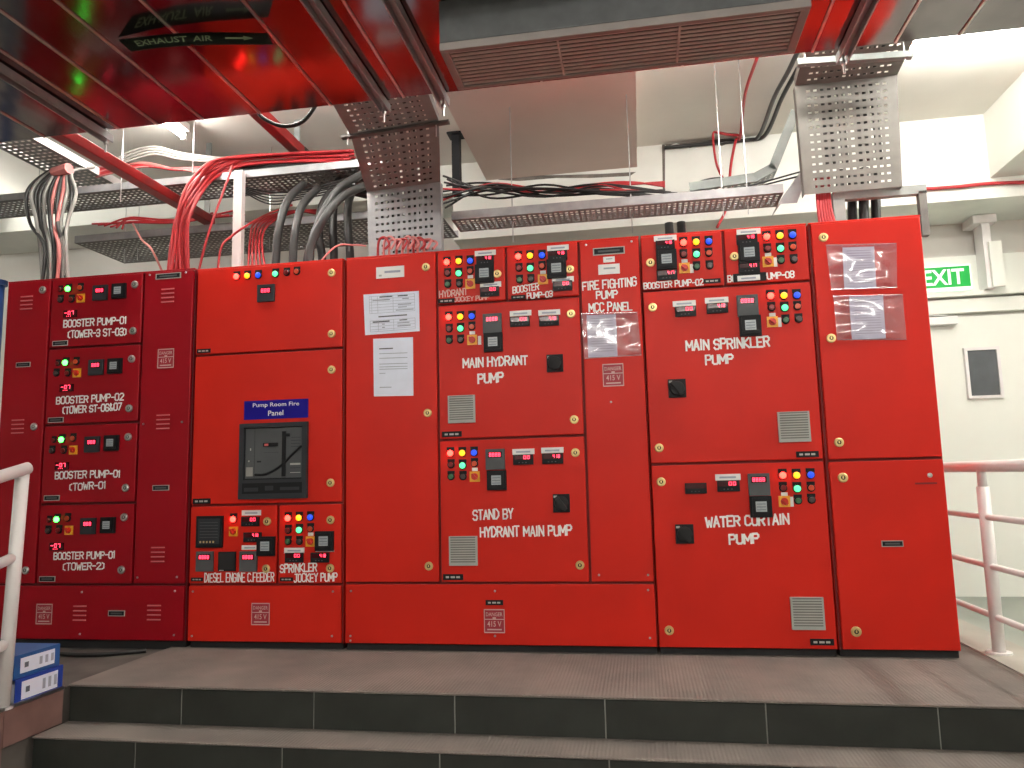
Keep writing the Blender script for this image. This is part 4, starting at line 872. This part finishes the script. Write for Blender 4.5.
wr = onY(63, 172, .40); o = build(MB().tube([wr + Vector((-.06, 0, 0)), wr + Vector((.06, -.02, .01))], .035, 9, sub=1), 'cable_wrap', 'cable_pink'); tag(o, 'pinkish wrap tying the hanging cable bundle at the far left', 'cable wrap')
# black cables on the middle tray
for k in range(11):
    a = (442 + rnd.uniform(-4, 6), 176 + k * 3.2); b_ = (490, 190 + rnd.uniform(-8, 10)); c_ = (545, 191 + rnd.uniform(-7, 7)); d_ = (600, 190 + rnd.uniform(-6, 6)); e_ = (662 + rnd.uniform(-30, 20), 193 + rnd.uniform(-3, 3))
    m_ = 'cable_red' if k in (4, 8) else 'cable_black'
    cable(('dark red' if k in (4, 8) else 'thin black') + ' cable crossing loosely over the middle tray', C3([(*a, .62), (*b_, .58 + rnd.uniform(-.06, .06)), (*c_, .6 + rnd.uniform(-.06, .06)), (*d_, .6), (*e_, .62)]), .0065, m_, 'red cables on the middle tray' if k in (4, 8) else 'black cables on the middle tray')
for k in range(4): cable('bright red cable lying on the right half of the middle tray', C3([(560, 193 - k, .66), (595, 187 - k, .66), (630, 184.5 - k * .8, .66), (665, 182 + k * 1.5, .66)]), .0065, 'cable_red', 'bright red cables on the middle tray')
for k in range(2): cable('long thin black cable running right along the middle tray', C3([(610, 193 + k * 2, .62), (680, 197 + k, .6), (740, 190 - k * 2, .6), (800, 176 - k * 4, .55)]), .005, 'cable_black', 'long thin black cables to the right tray')
cable('thin grey cable looping beside the narrow tray', C3([(690, 190, .66), (702, 181, .66), (722, 178, .66), (738, 183, .66)]), .006, 'cable_grey')
cable('black cable loop hanging under the duct edge', [onY(254, 104, -.40)] + C3([(262, 117, -.38), (282, 126, -.38), (302, 122, -.38), (315, 106, -.38)]) + [onY(316, 96, -.36)], .010, 'cable_black')
# red conduits on the right back wall
cable('red conduit coming down the ceiling to the right back wall', [onZ(758, 55, CEIL - .04), onZ(745, 95, CEIL - .04)] + C3([(739, 118, 1.6), (736, 140, 1.62), (731, 165, 1.6), (727, 205, 1.6)]) + C3([(717, 228, 1.6)]), .010, 'cable_red', cat='conduit', name='conduit')
cable('red cable loop hanging from the ceiling rod before the back wall', C3([(716, 112, 1.5), (713, 135, 1.5), (716, 162, 1.5), (723, 178, 1.45), (733, 186, 1.4)]), .008, 'cable_red')
cable('short red cable link between the ceiling rod and the conduit', C3([(716, 113, 1.5), (727, 120, 1.55), (738, 128, 1.58)]), .010, 'cable_red')
cable('red cable running along the white back wall behind the right tray', C3([(880, 189, BEAMY - .02), (920, 189, BEAMY - .02), (955, 187, BEAMY - .02), (985, 184, BEAMY - .02), (1030, 182, BEAMY - .02)]), .012, 'cable_red')
# black conduits along ceiling and wall at the right
for k in range(2):
    cable('upper of two black conduits bending along the ceiling corner' if k == 0 else 'lower of two black conduits bending along the ceiling corner', [onZ(812 - k * 9, 40, CEIL - .045), onZ(797 - k * 8, 70, CEIL - .045), onZ(782 - k * 8, 98, CEIL - .045)] + C3([(765 - k * 6, 127 + k * 1, 1.6), (745, 131 + k * 3, BEAMY - .02), (700, 136 + k * 4, BEAMY - .02), (664, 141 + k * 4, BEAMY - .02)]), .014, 'conduit_black' if k == 0 else 'cable_grey', cat='conduit', name='conduit')
for k, (x, l_) in enumerate(((668, 'left'), (680, 'right'))):
    a = onY(x, 205, 1.5); cable('%s of two dark upright pipes behind the middle tray' % l_, [Vector((a.x, 1.5, BACKZ)), Vector((a.x, 1.5, 2.50))], .03, 'conduit_black' if k else 'cable_grey', cat='pipe', name='upright_pipe', n=10)
# cables dropping through the right bracket into the plain panel
for k in range(6):
    q = onY(820 + k * 2.6, 215, .3); cable('red cable dropping from the right tray into the plain panel', [Vector((q.x + .01, .36, 2.3)), Vector((q.x, .33, 2.12)), Vector((q.x + .005 * k, .3, 1.946))], .007, 'cable_red', 'red cables under the right tray')
for k in range(4):
    q = onY(843 + k * 12, 205, .36 + .05 * (k % 2)); y = .42 + .05 * (k % 2); cable('thick black cable dropping from the right tray into the plain panel', [Vector((q.x + .02, y, 2.35)), Vector((q.x, y, 2.12)), Vector((q.x, y, 1.946))], .024, 'cable_black', 'black cables under the right tray', n=10)
for k in range(7):
    f = (k + .5) / 7; x = -1.43 + f * .36; x2 = -1.345 + f * .40
    cable('black cable lying inside the bent perforated riser tray', [Vector((x, .40, 1.947)), Vector((x, .40, 2.32)), Vector((x, .365, 2.50)), Vector((x2, -.08, 2.63)), Vector((x2 + .01, -.47, 2.66))], .019, 'cable_black', 'black cables inside the riser tray', n=9)
for k in range(6):
    f = (k + .5) / 6; x = 1.0 + f * .27 + (.03 if k > 2 else 0)
    cable('black cable lying behind the right perforated tray', [Vector((x, .345, 2.36)), Vector((x, .345, 2.70)), Vector((x, .32, 2.84)), Vector((x, -.10, 2.90))], .017, 'cable_black', 'black cables behind the right tray', n=9)
# tangle of wire ends in front of the riser tray
for k in range(9):
    bx = 378 + k * 6; q = onY(bx, 250, .25)
    cable('loose pinkish wire end curling at the foot of the riser tray', [Vector((q.x, .25, 1.946))] + C3([(bx + rnd.uniform(-3, 3), 243, .25), (bx + 6, 238 + rnd.uniform(-2, 3), .24), (bx + 11, 243 + rnd.uniform(-3, 2), .22), (bx + 7, 249, .2)]), .007, 'cable_pink' if k % 3 else 'cable_red', 'wire tangle at the riser tray')
cable('thin pink cable lying from the thick cables to the riser tray', [Vector((onY(313, 256, .2).x, .2, 1.95))] + C3([(335, 247, .25), (355, 245, .3), (366, 246, .32)]), .005, 'cable_pink')

# ================================================================== RED TUBES, POSTS, RODS, WALL PIPES
def square_tube(label, x, y0, y1, z, wd, ht, m_, name='red_steel_tube', clampy=None):
    t = empty(name, (x, y0, z)); tag(t, label, 'steel tube')
    bevel(build(MB().beam((x, y0, z), (x, y1, z), wd, ht), 'tube', m_, t), .006)
    if clampy is not None:
        mb = MB(); mb.tube([(x + .04, clampy, z - .04), (x + .055, clampy, z + .03), (x + .03, clampy, z + .06), (x - .03, clampy, z + .06)], .008, 6); build(mb, 'clamp', 'steel', t)
    build(MB().bb(x - .02, x + .02, y1 - .05, y1 - .04, z, CEIL - .001), 'hanger', 'galv_warm', t)
a = onZ(215, 216, 2.62)
square_tube('long dark red square tube slanting back under the left tube light', -2.86, -.525, 1.0, 2.60, .075, .06, 'pipe_red', clampy=-.44)
a = onZ(300, 152, 2.95); square_tube('short dark red square tube behind the black cable loop', a.x, -.5, a.y, 2.95, .07, .07, 'pipe_red')
ps = empty('steel_post', onY(238, 262, .48)); tag(ps, 'white steel post between the upper left tray and the feeder panel top', 'post')
q = onY(238.5, 262, .48); build(MB().bb(q.x - .028, q.x + .028, .452, .492, 1.957, TBZ + .03), 'shaft', 'rail_white', ps); build(MB().bb(q.x - .05, q.x + .05, .43, .515, 1.947, 1.957), 'foot_plate', 'galv', ps)
def drop_post(label, px, py_top, py_bot, y, z_top, wd, m_):
    q = onY(px, py_top, y); b_ = onY(px, py_bot, y)
    t = empty('drop_post', (q.x, y, q.z)); tag(t, label, 'post')
    build(MB().bb(q.x - wd / 2, q.x + wd / 2, y - wd / 2, y + wd / 2, b_.z, z_top), 'shaft', m_, t); build(MB().bb(q.x - wd, q.x + wd, y - wd, y + wd, z_top - .012, z_top), 'top_plate', m_, t)
drop_post('black steel post hanging from the ceiling left of the beige soffit', 456, 120, 196, 1.2, CEIL - .001, .055, 'black')
drop_post('short grey steel post hanging from the ceiling above the feeder panel', 302, 132, 172, 1.2, CEIL - .001, .05, 'galv_dark')
def rod(label, px, py, y, z0, z1, group):
    q = onY(px, py, y); t = build(MB().tube([(q.x, y, z0), (q.x, y, z1)], .0035, 6), 'hanger_rod', 'steel'); tag(t, label, 'rod', group)
for px in (512, 631): rod('thin threaded rod holding the middle tray under the beige soffit', px, 200, .61, 2.16, 2.999, 'rods under the beige soffit')
for px in (747, 722): rod('thin threaded rod holding the middle tray right of the soffit', px, 190, .56, 2.2, CEIL - .001, 'rods right of the soffit')
for px in (193, 122, 40): rod('thin threaded rod holding the upper left tray', px, 165, .49, 2.58, CEIL - .001, 'rods at the upper left tray')
for px in (126, 139, 270): rod('thin threaded rod holding the shaded lower left tray', px, 215, 1.1, 2.40, CEIL - .001, 'rods at the lower left tray')
pb = empty('blue_pipe', onY(1, 260, 1.6)); tag(pb, 'blue upright pipe at the far left edge behind the crimson panel', 'pipe')
q = onY(0, 250, 1.6); build(MB().tube([(q.x, 1.6, BACKZ), (q.x, 1.6, 2.45)], .05, 12), 'pipe', 'pipe_blue', pb, smooth=True); build(MB().disc([(.07, 2.45), (.07, 2.49)], 14, ax='z', c=(q.x, 1.6, 0)), 'flange', 'pipe_blue', pb)

# ================================================================== RAILINGS
rl = empty('railing', (1.508, .1, PLAT)); tag(rl, 'pinkish white tube railing at the right beside the exit door', 'railing')
RX = 1.508
top = onX(990, 467, RX); zz = [onX(990.5, 517.5, RX).z, onX(994, 567, RX).z, onX(996, 617, RX).z]; RT = onX(1000, 466, RX).z
py_ = .10
build(MB().tube([(RX, py_, PLAT + .006), (RX, py_, RT - .09)], .026, 14), 'post', 'rail_white', rl, smooth=True); build(MB().tube([(RX, py_, RT - .09), (RX, py_, RT)], .019, 12), 'post_neck', 'rail_white', rl, smooth=True)
build(MB().tube([(RX, 1.75, PLAT + .006 - .07), (RX, 1.75, RT)], .026, 14), 'post', 'rail_white', rl, smooth=True)
build(MB().tube([(RX, -1.15, PLAT + .006), (RX, -1.15, RT)], .026, 14), 'post', 'rail_white', rl, smooth=True)
build(MB().tube([(RX, -1.2, RT), (RX, 1.9, RT)], .026, 14), 'top_rail', 'rail_white', rl, smooth=True)
for z in zz: build(MB().tube([(RX, -1.2, z), (RX, 1.9, z)], .014, 12), 'rail', 'rail_white', rl, smooth=True)
build(MB().disc([(.05, PLAT + .006), (.05, PLAT + .014)], 16, ax='z', c=(RX, py_, 0)), 'base_plate', 'rail_white', rl)
LB = onZ(3.5, 706, PLAT); LB.x = -2.44; LB.z = PLAT - .0118; LTP = onY(23, 468, LB.y); LY = LB.y
ll = empty('stair_railing', LB); tag(ll, 'white tube stair railing at the left picture edge beside the blue binders', 'railing')
build(MB().tube([LB, LTP], .025, 16), 'post', 'rail_white', ll, smooth=True)
build(MB().disc([(.036, 0), (.036, .008)], 16, ax='z', c=LB), 'base_plate', 'rail_white', ll)
for f_, r_, nm in ((1, .024, 'top_rail'), (.625, .02, 'rail'), (.27, .02, 'rail')):
    p = LB.lerp(LTP, f_); ex_ = .012 if f_ == 1 else 0
    build(MB().tube([p + Vector((ex_, ex_, 0)), p + Vector((-.02, -.6, -.17))], r_, 14, sub=1), nm, 'rail_white', ll, smooth=True)
q = LTP + Vector((-.02, -.58, -.165)); build(MB().tube([(q.x, q.y, PLAT - .0118), q], .025, 16), 'post', 'rail_white', ll, smooth=True)

# ================================================================== BINDERS
def binder(label, z, xf, y0, y1, cover, ht, tilt=0):
    t = empty('ring_binder', (xf - .14, (y0 + y1) / 2, z)); tag(t, label, 'binder')
    build(MB().bb(xf - .29, xf - .003, y0, y1, z, z + .004), 'back_cover', cover, t); build(MB().bb(xf - .29, xf - .003, y0, y1, z + ht - .004, z + ht), 'front_cover', cover, t)
    bevel(build(MB().bb(xf - .005, xf, y0, y1, z, z + ht), 'spine', cover, t), .002)
    build(MB().bb(xf - .27, xf - .01, y0 + .01, y1 - .01, z + .005, z + ht - .02), 'pages', 'paper', t)
    mb = MB(); mb.bb(xf, xf + .001, y0 + .03, y1 - .03, z + .016, z + ht - .014, 0); mb.bb(xf + .001, xf + .0014, y0 + .05, y0 + .07, z + ht * .40, z + ht * .62, 1)
    for k in range(3): mb.bb(xf + .001, xf + .0014, y1 - .11 + k * .03, y1 - .095 + k * .03, z + .03, z + ht - .028, 2)
    build(mb, 'spine_label', ['paper', 'ink', 'ink_soft'], t)
binder('blue ring binder lying lowest at the left railing foot', PLAT - .0118, -2.420, LY + .035, LY + .035 + .245, 'binder_blue', .098)
binder('lighter blue ring binder lying on top of another at the left railing', PLAT + .0865, -2.428, LY + .032, LY + .032 + .235, 'binder_teal', .088)
hs = [onZ(a, b_, PLAT - .0118) for a, b_ in ((30, 651), (60, 656), (95, 657), (125, 655), (146, 653))]
tag(build(MB().tube([h + Vector((0, 0, .012)) for h in hs], .011, 8), 'floor_hose', 'cable_black', smooth=True), 'black hose lying on the floor in front of the crimson panel foot', 'hose')
